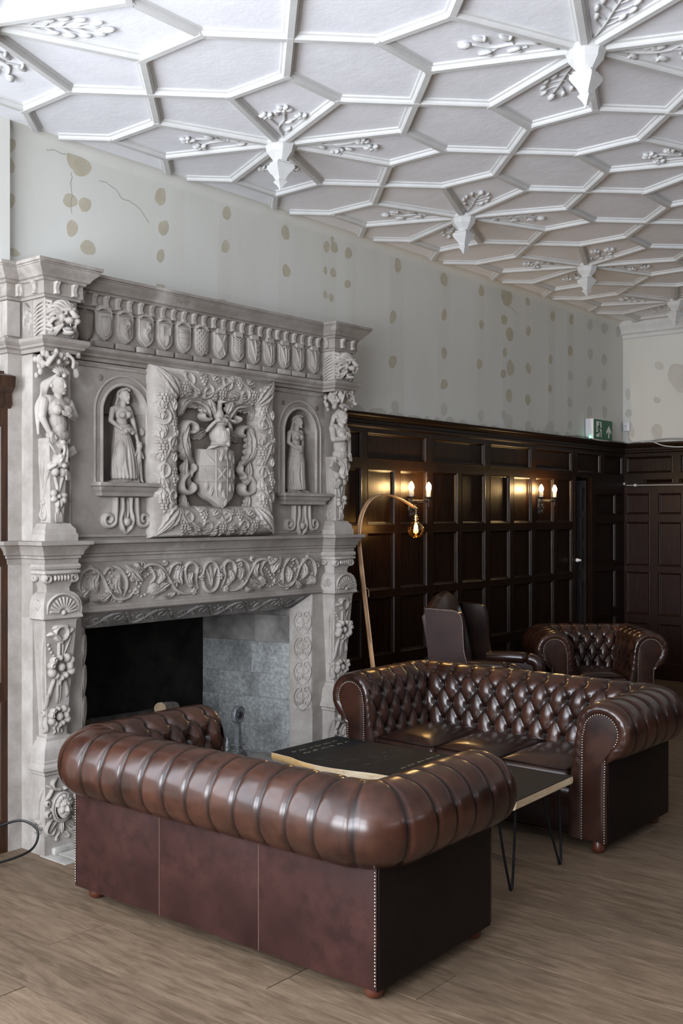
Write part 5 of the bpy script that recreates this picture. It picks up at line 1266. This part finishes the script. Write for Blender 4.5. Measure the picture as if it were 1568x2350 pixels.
    pr = [('e', ql(0, zl+.005, -.005), (.060, .050, .066)), ('e', ql(tl, zl+.035, .035), (.036, .030, .026)), ('c', ql(tl, zl+.040, .050), ql(tl*1.6, zl+.002, .084), .014, .0135), ('e', ql(tl*1.7, zl-.002, .092), (.018, .012, .010)),
          ('e', ql(tl*1.3-.018, zl-.020, .070), (.020, .022, .017)), ('e', ql(tl*1.3+.020, zl-.020, .070), (.020, .022, .017)), ('e', ql(tl-.036, zl-.006, .038), (.020, .022, .024)), ('e', ql(tl+.038, zl-.006, .036), (.020, .022, .024)),
          ('e', ql(tl*1.1, zl-.074, .040), (.026, .036, .012)), ('c', ql(tl-.022, zl-.05, .03), ql(tl-.018, zl-.07, .045), .010, .008), ('c', ql(tl+.026, zl-.05, .03), ql(tl+.022, zl-.07, .045), .010, .008),
          ('c', ql(tl-.040, zl+.030, .046), ql(tl-.010, zl+.034, .066), .0095, .0105), ('c', ql(tl+.042, zl+.030, .044), ql(tl+.012, zl+.034, .066), .0095, .0105), ('e', ql(tl-.024, zl+.014, .060), (.0085, .007, .0075)), ('e', ql(tl+.027, zl+.014, .059), (.0085, .007, .0075)),
          ('c', ql(tl*1.2-.014, zl-.036, .074), ql(tl*1.2-.014, zl-.050, .074), .004, .002), ('c', ql(tl*1.2+.016, zl-.036, .074), ql(tl*1.2+.016, zl-.050, .074), .004, .002)]
    for k in range(12):
        a = -.35+k*(PI+.7)/11; pr.append(('t', [ql(.044*math.cos(a)+tl, zl+.046*math.sin(a)+.008, .042), ql(.066*math.cos(a), zl+.066*math.sin(a)+.006, .034), ql(.082*math.cos(a+.16), zl+.080*math.sin(a+.16), .010)], .0095, .0075))
    for k in range(9):
        a = -.2+k*(PI+.4)/8; pr.append(('t', [ql(.060*math.cos(a), zl+.060*math.sin(a), .026), ql(.080*math.cos(a-.1), zl+.078*math.sin(a-.1), .008), ql(.088*math.cos(a-.2), zl+.082*math.sin(a-.2), -.012)], .0085, .006))
    for k in range(8):
        z1_ = zl+.066-k*.019; pr.append(('t', [(xa+.026, YP-.016, z1_), (xa+.004, YP+.012, z1_+.006), (xa-.006, YP+.045, z1_-.004), (xa-.005, YP+.080, z1_-.024)], .0075, .006))
    for k in range(5):
        for e in (-1, 1): pr.append(('t', [ql(tl+e*(.034+k*.006), zl-.040-k*.004, .044-k*.006), ql(tl+e*(.046+k*.007), zl-.066, .026-k*.005), ql(tl+e*(.048+k*.008), zl-.086, .004-k*.003)], .008, .006))
    vox(pr, 'lion_mask', STONE_PALE, fp, .0027, 1)
    m = MB(); m.ball(ql(tl, zl-.056, .040), (.024, .020, .012)); part(m, 'lion_mouth_shade', STONE_SMOKED, 180)  # dark ball paints the shade inside the open mouth
pier(2.9655, 1); pier(5.065, -1)

# ================================================================== STATUES IN THE NICHES (loose, standing on their brackets)
def statue(xc, zb, H, mir, child, label):
    st = thing('statue', label, 'statue', (xc, YC+.03, zb), 0, 'statues in the niches')
    k = H/.48
    q = lambda x, z_, d: (xc+mir*x*k, YC+.03-d*k, zb+z_*k)
    E = lambda x, z_, d, a, b, c: ('e', q(x, z_, d), (a*k, b*k, c*k))
    C = lambda p0, p1, r0, r1: ('c', q(*p0), q(*p1), r0*k, r1*k)
    T = lambda pts, r0, r1: ('t', [q(*p) for p in pts], r0*k, r1*k)
    body = [E(.012, .445, .012, .026, .030, .034), E(.016, .430, .026, .018, .018, .020), C((.019, .450, .036), (.021, .436, .042), .004, .0048), C((.013, .423, .037), (.027, .423, .037), .0033, .0033), E(.020, .409, .034, .009, .008, .007), C((.004, .455, .034), (.016, .455, .036), .0035, .003), C((.024, .455, .036), (.031, .455, .033), .0035, .003), C((.010, .42, .01), (.008, .385, .006), .015, .016),
            C((-.036, .375, .0), (.042, .378, .004), .020, .020), E(.004, .352, .006, .042, .030, .040), E(-.014, .345, .032, .018, .016, .018), E(.022, .347, .032, .018, .016, .018), E(.0, .30, .004, .034, .028, .04),
            C((-.052, .372, 0), (-.070, .315, .008), .016, .013), C((-.070, .315, .008), (-.036, .280, .034), .013, .009), E(-.028, .275, .040, .010, .009, .012)]
    for e in (.003, .021): body += [E(e+.004, .448, .036, .005, .004, .003)]
    for f_ in range(4): body.append(C((-.026+f_*.003, .272-f_*.004, .045), (-.012+f_*.002, .268-f_*.005, .049), .0035, .003))
    if child: body += [C((.056, .372, .002), (.070, .310, .014), .014, .012), C((.070, .310, .014), (.082, .225, .03), .011, .008), E(.084, .212, .032, .009, .009, .012)]
    else: body += [C((.056, .372, .002), (.074, .315, -.006), .014, .012), C((.074, .315, -.006), (.066, .255, .002), .011, .008), E(.065, .243, .004, .009, .009, .013)]
    for s_ in (-1, 1): body.append(E(.012+s_*.026, .442, .008, .004, .007, .009))
    body += [C((-.015, .29, .0), (-.03, .02, .014), .022, .014), C((.015, .29, .0), (.046, .02, .014), .022, .014), C((-.03, .02, .016), (-.016, .008, .046), .013, .010), C((.046, .02, .016), (.060, .008, .044), .013, .010)]
    for f_ in range(4): body += [C((-.024+f_*.006, .008, .048), (-.022+f_*.006, .006, .060), .0042, .0036), C((.052+f_*.006, .008, .046), (.055+f_*.006, .006, .058), .0042, .0036)]
    b = vox(body, 'body', STONE_PALE, st, .0024, 1)
    hair = []
    for n_ in range(10):
        a = n_*PI/9; hair.append(T([(.012+.010*math.cos(a), .478, .012), (.012+.030*math.cos(a), .462, .004-.014*math.sin(a)), (.012+.032*math.cos(a), .430, -.008*math.sin(a)), (.006+.030*math.cos(a), .395, -.012)], .008, .006))
    for n_ in range(5): hair.append(E(-.004+n_*.009, .474+.006*math.sin(PI*n_/4), .030, .007, .007, .007))
    vox(hair, 'hair', STONE_PALE, st, .0026, 1)
    # drapery gathered at the waist, falling to the feet in folds
    dr = [C((0, .285, 0), (.004, .20, .002), .036, .050), C((.004, .20, .002), (.008, .035, .002), .050, .060), E(-.026, .13, .034, .036, .030, .09)]
    if not child: dr = [C((0, .275, 0), (.0, .20, .006), .038, .052), C((-.012, .20, .006), (-.022, .035, .006), .046, .050), C((.022, .20, .01), (.046, .04, .014), .030, .024), E(-.02, .13, .030, .034, .028, .08)]
    for n_ in range(11):
        a = -1.35+n_*.27; x0 = .038*math.sin(a); d0 = .030*math.cos(a); w = .072 if child else .058; ox = .008 if child else -.008
        dr.append(T([(x0, .272, d0), (x0*1.25+.006, .20, d0*1.35+.006), (w*math.sin(a)*.95+ox-.008*math.sin(n_*2), .11, .052*math.cos(a)+.006), (w*math.sin(a+.06)+ox, .028, .056*math.cos(a)+.01)], .0075, .0105))
    for n_ in range(6): dr.append(T([(-.042, .262+n_*.007, .012), (-.02, .250+n_*.008, .040), (.018, .258+n_*.007, .042), (.042, .276+n_*.004, .014)], .006, .006))
    vox(dr, 'drapery', STONE_PALE, st, .0026, 1)
    if child:
        ch = [E(.090, .190, .036, .017, .018, .019), C((.088, .175, .034), (.086, .13, .034), .014, .018), E(.086, .115, .034, .020, .017, .022), C((.080, .11, .036), (.078, .05, .038), .012, .009), C((.094, .11, .034), (.100, .05, .036), .012, .009), C((.078, .05, .038), (.080, .008, .040), .009, .007), C((.100, .05, .036), (.104, .010, .040), .009, .007),
              C((.074, .16, .036), (.056, .14, .046), .007, .006), C((.104, .16, .034), (.114, .13, .04), .007, .006), E(.079, .006, .046, .007, .010, .005), E(.104, .008, .046, .007, .010, .005)]
        for n_ in range(5): ch.append(E(.076+n_*.007, .206+.004*math.sin(PI*n_/4), .036, .006, .008, .006))
        vox(ch, 'child', STONE_PALE, st, .003, 1)
        vox([E(.012, .268, .046, .022, .014, .014), E(.034, .264, .044, .014, .012, .014), E(-.006, .262, .05, .012, .010, .012), T([(.03, .285, .036), (.05, .262, .046), (.036, .25, .05)], .007, .006)], 'fruit_bundle', STONE_PALE, st, .003, 1)
        vox([E(.122, .262, .020, .015, .014, .017), E(.116, .278, .020, .009, .009, .009), E(.130, .272, .022, .008, .008, .009)], 'flower', STONE_PALE, st, .003, 1)
    MB().box(xc-.078*k, xc+.078*k, YC+.03-.055*k, YC+.03+.05*k, zb, zb+.012).build('plinth', STONE, st, 0)
    return st
statue(NL[0]-.002, NL[3], .485, 1, True, 'draped stone woman with a small child at her side in the larger niche')
statue(NR[0]-.012, NR[3], .475, 1, False, 'smaller stone figure with bare arms and swathed legs, in the niche nearer the arc lamp')

# ================================================================== FIREDOGS AND LOG
IRON = mat('worn_iron', (.16, .17, .175), (.30, .31, .32), rough=.5, scale=30, metal=.55, bump=.2, bscale=80)
IRON_DK = mat('dark_iron', (.02, .02, .022), (.05, .05, .055), rough=.5, scale=20, metal=.6)
dog = thing('andiron', 'grey iron andiron with a round beaded medallion standing on the hearth', 'andiron', (0, 0, 0), 0, 'andirons in the hearth')
m = MB(); m.tube([(-.065, -.01, 0), (-.066, -.01, .05), (-.056, -.01, .085), (-.03, -.01, .105), (0, -.01, .11), (.03, -.01, .105), (.056, -.01, .085), (.066, -.01, .05), (.065, -.01, 0)], .016, 8, sq=(1, 1.2)); m.build('arched_foot', IRON, dog, 60)
MB().box(-.020, .020, -.030, .012, .045, .115, .004).box(-.026, .026, -.034, .016, .105, .125, .003).box(-.018, .018, -.026, .008, .122, .150, .003).box(-.034, .034, -.038, .018, .148, .158, .003).build('knop', IRON, dog, 40)
m = MB(); m.lathe([(.023, .156), (.020, .20), (.015, .262), (.019, .268), (.012, .274), (.010, .282)], 4, (0, -.01, 0), ph=PI/4); m.build('shaft', IRON, dog, 30)
RX = Matrix.Rotation(PI/2, 3, 'X')
MB().lathe([(.0, -.016), (.050, -.016), (.052, -.010), (.052, .010), (.050, .016), (.046, .016), (.044, .011), (.0, .011)], 28, (0, -.01, .325), RX).build('medallion', IRON, dog, 40)
m = MB()
for k in range(16): a = k*PI/8; m.ball((.036*math.cos(a), -.022, .325+.036*math.sin(a)), (.0042, .004, .0042), 6, 4)
o_ = m.build('bead_ring', IRON, dog, 180); o_['kind'] = 'stuff'
MB().ball((0, -.020, .325), (.021, .012, .021), 14, 8).build('boss', IRON_DK, dog, 180)
MB().box(-.010, .010, 0, .34, .055, .072, .003).box(-.010, .010, .32, .34, 0, .06).build('log_bar', IRON_DK, dog, 30)
dog2 = dup(dog, (3.72, 4.46, .10), 0, 'second iron andiron deep in the darkest part of the hearth')
dog.location = (4.325, 4.40, .10); dog.rotation_euler = (0, 0, .12)
# turned iron poker stand end just visible beside the sofa arm
pk = thing('poker_stand', 'slim pale iron standard with a pointed finial beside the sofa arm', 'fire iron', (4.15, 4.30, .10))
MB().lathe([(.05, .10), (.05, .108), (.012, .115), (.008, .2), (.0085, .255), (.016, .262), (.016, .27), (.010, .275), (.013, .29), (.007, .315), (.004, .32), (.006, .326), (.002, .334)], 10, (4.15, 4.30, 0)).build('standard', IRON, pk, 50)
MB().tube([(4.155, 4.30, .20), (4.19, 4.33, .22), (4.225, 4.36, .21)], .006, 6).build('rail', IRON, pk, 60)
BARK = mat('birch_bark', (.16, .14, .12), (.28, .25, .22), rough=.9, scale=14, bump=.6, bscale=30, c3=(.08, .06, .05), s3=9, lo3=.58, hi3=.66)
CUT = mat('cut_wood', (.20, .14, .075), (.28, .20, .12), rough=.8, scale=12)
BARK_DK = mat('dark_bark', (.02, .018, .016), (.06, .05, .042), rough=.95, scale=14, bump=.6, bscale=30)  # bark in a far darker tone than the topmost log
def log(p0, p1, r, label, bk=None):
    p0, p1 = np.array(p0), np.array(p1); L = np.linalg.norm(p1-p0)
    t = thing('log', label, 'log', tuple(p0), 0, 'firewood on the andirons')
    n_ = 9; pts = [p0+(p1-p0)*i/n_ for i in range(n_+1)]
    MB().tube(pts, [r*(1+.05*math.sin(i*2.1)) for i in range(n_+1)], 14).build('bark', bk or BARK, t, 50)
    d = (p1-p0)/L; M = Vector(-d).to_track_quat('Z', 'Y').to_matrix()
    MB().lathe([(r*.93, -.002), (r*.93, .0015), (r*.5, .002), (r*.49, .0012), (r*.2, .0022), (.002, .002)], 14, tuple(p0), M).build('cut_end', CUT, t, 30)
log((3.775, 4.44, .535), (4.12, 4.72, .46), .033, 'birch log with a pale sawn end, topmost on the fire')
log((3.55, 4.78, .42), (4.15, 4.80, .40), .05, 'dark log lying across the andirons beneath the birch log', BARK_DK)
log((3.60, 4.62, .235), (4.42, 4.64, .235), .045, 'low split log across the back of the andirons', BARK_DK)
log((3.62, 4.68, .335), (4.2, 4.66, .335), .05, 'round log in the middle of the dark woodpile', BARK_DK)
# ================================================================== COFFEE TABLE
tb = thing('coffee_table', 'low live-edge coffee table with black chalked top on hairpin legs between the sofas', 'table', (4.1, 2.95, 0))
CHALK = mat('blackboard_top', (.006, .006, .0065), (.013, .013, .014), rough=.6, scale=12, bump=.05, bscale=60, spec=.2, rvar=.1)
LIVE = mat('live_edge', (.62, .46, .28), (.74, .60, .42), rough=.6, scale=6, stretch=(1, 1, 5), c3=(.50, .33, .16), s3=9, lo3=.55, hi3=.7)
zt = .40; th = .042
near = crom([(3.83, 2.24), (3.835, 2.45), (3.822, 2.62), (3.838, 2.80), (3.83, 2.98), (3.80, 3.12), (3.78, 3.25), (3.785, 3.36), (3.80, 3.44), (3.825, 3.52), (3.84, 3.66)], 5)
far = crom([(4.345, 3.65), (4.35, 3.3), (4.36, 2.9), (4.352, 2.5), (4.375, 2.26)], 5)
OT = [tuple(p) for p in near]+[tuple(p) for p in far]
G = lambda u, v, d: (u, v, zt-th+d)
def ring(ins, z):
    O = np.array(OT); c = O.mean(0); d = O-c; d /= np.linalg.norm(d, axis=1)[:, None]
    return [(p[0]-q[0]*ins, p[1]-q[1]*ins, z) for p, q in zip(O, d)]
m = MB().grid(np.array([ring(.012, zt-th), ring(.002, zt-th+.008), ring(.0, zt-th*.4), ring(.002, zt-.003)]), wv=True); n_ = len(OT); m.f.append(tuple(range(n_))); m.mi.append(0); m.build('slab', LIVE, tb, 30)
m = MB().grid(np.array([ring(.002, zt-.003), ring(.003, zt)]), wv=True); m.f.append(tuple(range(n_, 2*n_))); m.mi.append(0); m.build('tabletop', CHALK, tb, 30)
BARE = mat('bare_heartwood', (.60, .36, .14), (.72, .48, .22), rough=.5, scale=9, stretch=(8, 1, 8))
m = MB(); m.tube([(3.84, 3.655, zt-.022), (3.822, 3.52, zt-.022), (3.80, 3.44, zt-.022), (3.785, 3.36, zt-.023), (3.784, 3.30, zt-.024)], [.013, .017, .018, .017, .008], 8, sq=(1.0, .35), up=(0, 0, 1)); m.build('bark_strip', BARE, tb, 60)
# lines of chalk scribble
CHK = mat('chalk', (.42, .37, .24), (.5, .45, .32), rough=1, spec=0)
CHK2 = mat('worn_chalk', (.09, .09, .085), (.13, .13, .12), rough=1, spec=0)
def scribble(x0, y0, dx, dy, n, h, m_, name='chalk_line'):
    """one line of worn handwriting, running along (dx,dy)"""
    mbx = MB(); L = math.hypot(dx, dy); ex, ey = dx/L, dy/L; u = 0
    while u < L:
        wl = random.uniform(.03, .07); k = int(wl/.0045); pts = []
        for i in range(k):
            a = u+i*.0045; v = h*random.choice((.1, .25, .5, .55, .6, .95))*random.uniform(.8, 1); pts.append((x0+ex*a-ey*v, y0+ey*a+ex*v, zt+.0003))
        if len(pts) > 2:
            P = np.array(pts); w = .0017
            rows = [[(p[0]-w, p[1]-w, p[2]), (p[0]+w, p[1]+w, p[2])] for p in P]; mbx.grid(np.array(rows))
        u += wl+.018
    mbx.build(name, m_, tb, 0)
scribble(3.90, 3.56, .34, .0, 0, .022, CHK); scribble(3.92, 3.50, .36, .0, 0, .026, CHK)
scribble(3.98, 2.94, .34, .02, 0, .020, CHK)
for k in range(5): scribble(4.02, 2.90-k*.032, .22+.03*(k % 3), .01, 0, .014, CHK2)
for k in range(4): scribble(4.06, 3.20-k*.032, .22, .01, 0, .014, CHK2)
for k in range(3): scribble(3.86+k*.03, 3.36-k*.12, .12, -.02, 0, .016, CHK2)
STEEL = mat('hairpin_steel', (.02, .02, .025), rough=.3, metal=.7)
for cx, cy, sx, sy in ((3.90, 2.33, -1, -1), (4.29, 2.33, 1, -1), (3.90, 3.50, -1, 1), (4.29, 3.50, 1, 1)):
    m = MB(); bx, by = cx+sx*.02, cy+sy*.035
    a1, a2 = np.array((cx-.045*1, cy+.02, zt-th)), np.array((cx+.045*1, cy-.02, zt-th))
    m.tube(crom([a1, a1*.5+np.array((bx-.016, by, .0))*.5+np.array((0, 0, .19))*0, (bx-.013, by, .03), (bx, by, .006), (bx+.013, by, .03), a2*.5+np.array((bx+.016, by, 0))*.5, a2], 6), .0058, 8); m.build('hairpin_leg', STEEL, tb, 60)
    MB().box(cx-.06, cx+.06, cy-.05, cy+.05, zt-th-.004, zt-th+.001).build('leg_plate', STEEL, tb, 0)

# ================================================================== BENT-WOOD ARC LAMP
lamp = thing('arc_floor_lamp', 'bent strip of pale wood arching over with a bare amber globe bulb', 'lamp', (5.53, 4.26, 0))
ASH = mat('bent_ash', (.40, .22, .11), (.55, .33, .18), rough=.5, scale=8, stretch=(6, 6, .6))
LY_ = 4.25
arc = crom([(5.53, LY_, .02), (5.49, LY_, .30), (5.43, LY_, .57), (5.36, LY_, .95), (5.30, LY_, 1.28), (5.278, LY_, 1.46), (5.300, LY_, 1.58), (5.37, LY_, 1.675), (5.47, LY_, 1.722), (5.58, LY_, 1.728), (5.70, LY_, 1.708), (5.80, LY_, 1.68), (5.905, LY_, 1.640)], 8)
MB().tube(arc, .019, 8, sq=(.34, 1.0), up=(0, 1, 0) if False else None).build('bent_strip', ASH, lamp, 50)
MB().lathe([(.13, 0), (.13, .018), (.12, .024), (.02, .026), (.02, .06)], 28, (5.53, LY_, 0)).build('base', IRON_DK, lamp, 50)
CORD = mat('lamp_cord', (.25, .2, .13), rough=.7)
MB().tube([(5.905, LY_, 1.645), (5.912, LY_, 1.628), (5.911, LY_, 1.605), (5.908, LY_, 1.585)], .004, 6).build('cord', CORD, lamp, 60)
m = MB().tube([p+np.array((-.012, -.012, .004)) for p in arc[20:]], .0025, 5); m.build('cord_run', CORD, lamp, 60)
MB().tube([(5.315, LY_-.012, 1.125), (5.335, LY_-.024, 1.118), (5.356, LY_-.014, 1.112), (5.368, LY_-.012, 1.09), (5.366, LY_-.012, 1.06)], .002, 5).build('twine_tie', mat('twine', (.5, .38, .2), rough=.9), lamp, 60)
BRASS = mat('brass', (.75, .52, .22), rough=.25, metal=1)
bz = 1.497; bc = (5.908, LY_, bz)
MB().lathe([(.004, .10), (.009, .098), (.010, .090), (.019, .087), (.019, .083), (.014, .081), (.014, .073), (.022, .071), (.022, .067), (.013, .065), (.013, .052)][::-1], 16, bc).build('lamp_holder', BRASS, lamp, 50)
GLASS = bpy.data.materials.new('amber_glass'); GLASS.use_nodes = True
nt = GLASS.node_tree; nt.nodes.remove(nt.nodes['Principled BSDF'])
tr = nt.nodes.new('ShaderNodeBsdfTransparent'); tr.inputs[0].default_value = (.92, .68, .34, 1); gl_ = nt.nodes.new('ShaderNodeBsdfGlossy'); gl_.inputs['Roughness'].default_value = .04; gl_.inputs[0].default_value = (1, .8, .5, 1)
mx = nt.nodes.new('ShaderNodeMixShader'); fr_ = nt.nodes.new('ShaderNodeLayerWeight'); fr_.inputs[0].default_value = .35
nt.links.new(fr_.outputs['Facing'], mx.inputs[0]); nt.links.new(tr.outputs[0], mx.inputs[1]); nt.links.new(gl_.outputs[0], mx.inputs[2]); nt.links.new(mx.outputs[0], nt.nodes['Material Output'].inputs[0])
R_ = .058; pr = [(.013, .055), (.015, .050)]+[(R_*math.sin(a), R_*math.cos(a)*1.0-.006) for a in np.linspace(.42, PI-.02, 20)]
MB().lathe(pr[::-1], 28, bc).build('globe_bulb', GLASS, lamp, 180)
FIL = mat('filament', (1, .7, .3), emit=((1.0, .62, .25), 55))
m = MB()
for k in range(6): a = k*PI/3; m.tube([(bc[0]+.004*math.cos(a), bc[1]+.004*math.sin(a), bz+.045), (bc[0]+.012*math.cos(a+.3), bc[1]+.012*math.sin(a+.3), bz+.016), (bc[0]+.013*math.cos(a+.6), bc[1]+.013*math.sin(a+.6), bz-.026)], .0014, 4)
m.build('filament', FIL, lamp, 0)
def bulb_light(loc, power, r=.02, col=(1.0, .66, .33)):
    d = bpy.data.lights.new('bulb_light', 'POINT'); d.energy = power; d.color = col; d.shadow_soft_size = r
    o = bpy.data.objects.new('bulb_light', d); COL.objects.link(o); o.location = loc
bulb_light((bc[0], bc[1], bz), 2.2, .02)

# ================================================================== WALL SCONCES
GLOW = mat('candle_bulb_glow', (1, .9, .7), emit=((1.0, .64, .27), 270))
WAX = mat('candle_tube', (.62, .58, .50), rough=.5)
def sconce(xc, z, label, gap):
    t = thing('wall_sconce', label, 'wall light', (xc, YB-.03, z), 0, 'twin candle sconces on the panelling')
    MB().box(xc-.018, xc+.018, YB-.045, YB-.022, z-.21, z-.06, .006).build('backplate', IRON_DK, t, 40)
    m = MB(); gk = lambda u, v, d: (xc+u, YB-.05-d, z-.13+v)
    for q in (-1, 1):
        stroke(m, gk, spiral(q*.03, -.02, .026, 1.3, 0, q, .2), .005, .01, k=2); stroke(m, gk, spiral(q*.02, -.06, .016, 1.2, 0, q, .2), .004, .01, k=2)
    m.build('scrollwork', IRON_DK, t, 60)
    m = MB()
    for q in (-1, 1): m.tube([(xc, YB-.045, z-.10), (xc+q*gap*.25, YB-.09, z-.108), (xc+q*gap*.5, YB-.12, z-.10), (xc+q*gap*.5, YB-.12, z-.075)], .006, 6)
    m.tube([(xc-gap*.5, YB-.12, z-.095), (xc+gap*.5, YB-.12, z-.095)], .004, 6); m.build('arms', IRON_DK, t, 60)
    for q in (-1, 1):
        x = xc+q*gap*.5; c = (x, YB-.12, z)
        MB().lathe([(.012, -.082), (.030, -.076), (.036, -.066), (.034, -.066), (.02, -.07)], 16, c).build('drip_pan', IRON_DK, t, 40)
        MB().lathe([(.004, -.14), (.007, -.12), (.004, -.105), (.008, -.095), (.006, -.08)], 8, c).build('finial', IRON_DK, t, 40)
        MB().lathe([(.016, -.072), (.016, -.025), (.014, -.02), (.010, -.02)], 12, c).build('candle_tube', WAX, t, 50)
        MB().lathe([(.009, -.022), (.016, -.014), (.0195, -.002), (.0185, .012), (.013, .026), (.006, .037), (.001, .042)], 14, c).build('candle_bulb', GLOW, t, 180)
sconce(6.16, 1.792, 'twin candle wall sconce nearer the fireplace, above the arc lamp bulb', .215)
sconce(8.046, 1.812, 'twin candle wall sconce farther along, near the corner doorway', .235)

# ================================================================== EXIT SIGN, JUNCTION BOX, CABLES
ex = thing('exit_sign', 'green fire exit sign with running man and up arrow on top of the panelling', 'sign', (9.16, 4.45, 2.30))
GREEN = mat('sign_green', (.004, .105, .035), rough=.4, spec=.3); WHITE = mat('sign_white', (.62, .66, .62), rough=.4); HOUS = mat('sign_housing', (.72, .72, .75), rough=.4)
sx0, sx1, sz0, sz1, sy = 8.975, 9.355, 2.302, 2.485, 4.425
MB().box(sx0-.012, sx1+.004, sy, 4.505, sz0-.004, sz1+.004, .004).build('housing', HOUS, ex, 30)
MB().box(sx0, sx1, sy-.004, sy, sz0, sz1).build('sign_face', GREEN, ex, 0)
gx = lambda u, v, d: (sx0+.02+u, sy-.0045-d, sz0+.02+v)
MB().prism([(.02, .0), (.13, .0), (.13, .145), (.02, .145)], gx, 0, .0006).build('door_symbol', WHITE, ex, 0)
man = MB(); k_ = lambda pts: man.prism(pts, gx, .0006, .0014)
k_([(.088+.013*math.cos(a), .124+.013*math.sin(a)) for a in np.arange(14)*2*PI/14])
def limb(pts, w):
    P = np.array(pts)
    for a, b in zip(P[:-1], P[1:]):
        d = (b-a)/np.linalg.norm(b-a); n_ = np.array([-d[1], d[0]])*w
        k_([tuple(a+n_-d*w*.6), tuple(b+n_+d*w*.6), tuple(b-n_+d*w*.6), tuple(a-n_-d*w*.6)])
limb([(.084, .105), (.074, .065)], .011); limb([(.080, .102), (.050, .092), (.036, .066)], .0055); limb([(.084, .100), (.108, .082), (.130, .080)], .0055)
limb([(.076, .066), (.098, .044), (.100, .006), (.090, .002)], .008); limb([(.072, .064), (.058, .038), (.022, .036)], .008)
man.build('running_man', GREEN, ex, 0)
MB().prism([(.272, .0), (.296, .0), (.296, .062), (.335, .034), (.335, .062), (.284, .118), (.233, .062), (.233, .034), (.272, .062)], gx, 0, .0006).build('arrow', WHITE, ex, 0)
LED = mat('green_led', (.1, 1, .5), emit=((.15, 1.0, .5), 14)); MB().ball((sx0-.016, sy+.03, sz0+.012), .008).build('indicator_light', LED, ex, 180)
jb = thing('junction_box', 'small white plastic box on the plaster in the room corner', 'box', (9.78, 4.44, 2.47))
MB().box(XE-.035, XE, 4.43, 4.50, 2.42, 2.515, .012).build('cover', HOUS, jb, 40)
MB().lathe([(.004, 0), (.004, .002), (.001, .003)], 8, (XE-.036, 4.465, 2.47), Matrix.Rotation(-PI/2, 3, 'Y')).build('screw', IRON_DK, jb, 0)
WIRE = mat('grey_cable', (.30, .30, .29), rough=.5)
def cable(pts, r, m_, label): return tag(MB().tube(crom(pts, 8), r, 6).build('cable', m_, None, 60), label, 'cable')
zr = 2.302
cable([(XE-.02, 4.46, 2.42), (XE-.02, 4.45, 2.36), (XE-.03, 4.42, 2.31), (XE-.04, 4.38, zr)], .004, wire_w, 'thin white lead dropping from the white corner box')
cable([(XE-.04, 4.40, zr), (XE-.04, 4.2, zr+.01), (XE-.05, 4.05, zr+.022), (XE-.05, 3.85, zr+.015), (XE-.04, 3.5, zr+.008)], .006, WIRE, 'grey cable lying along the top of the end wall panelling')
cable([(XE-.05, 4.30, zr), (XE-.07, 4.18, zr-.0), (XE-.10, 4.05, zr-.045), (XE-.11, 3.85, zr-.065), (XE-.10, 3.5, zr-.05)], .0055, wire_w, 'white cable sagging in front of the end wall cornice')
cable([(8.55, YB-.05, zr+.004), (8.75, YB-.06, zr+.012), (8.93, YB-.07, zr+.002), (9.05, YB-.10, zr-.012), (9.2, YB-.105, zr-.012), (9.40, YB-.07, zr+.002), (9.7, YB-.05, zr+.004)], .005, WIRE, 'loose grey cable beneath the green exit sign')
RUB = mat('black_rubber', (.006, .006, .006), rough=.5)
cable([(2.52, 4.30, .02), (2.64, 4.22, .025), (2.78, 4.17, .06), (2.835, 4.20, .13), (2.80, 4.28, .17), (2.70, 4.33, .15), (2.60, 4.33, .12)], .006, RUB, 'loop of black cable on the floor by the old brown door')
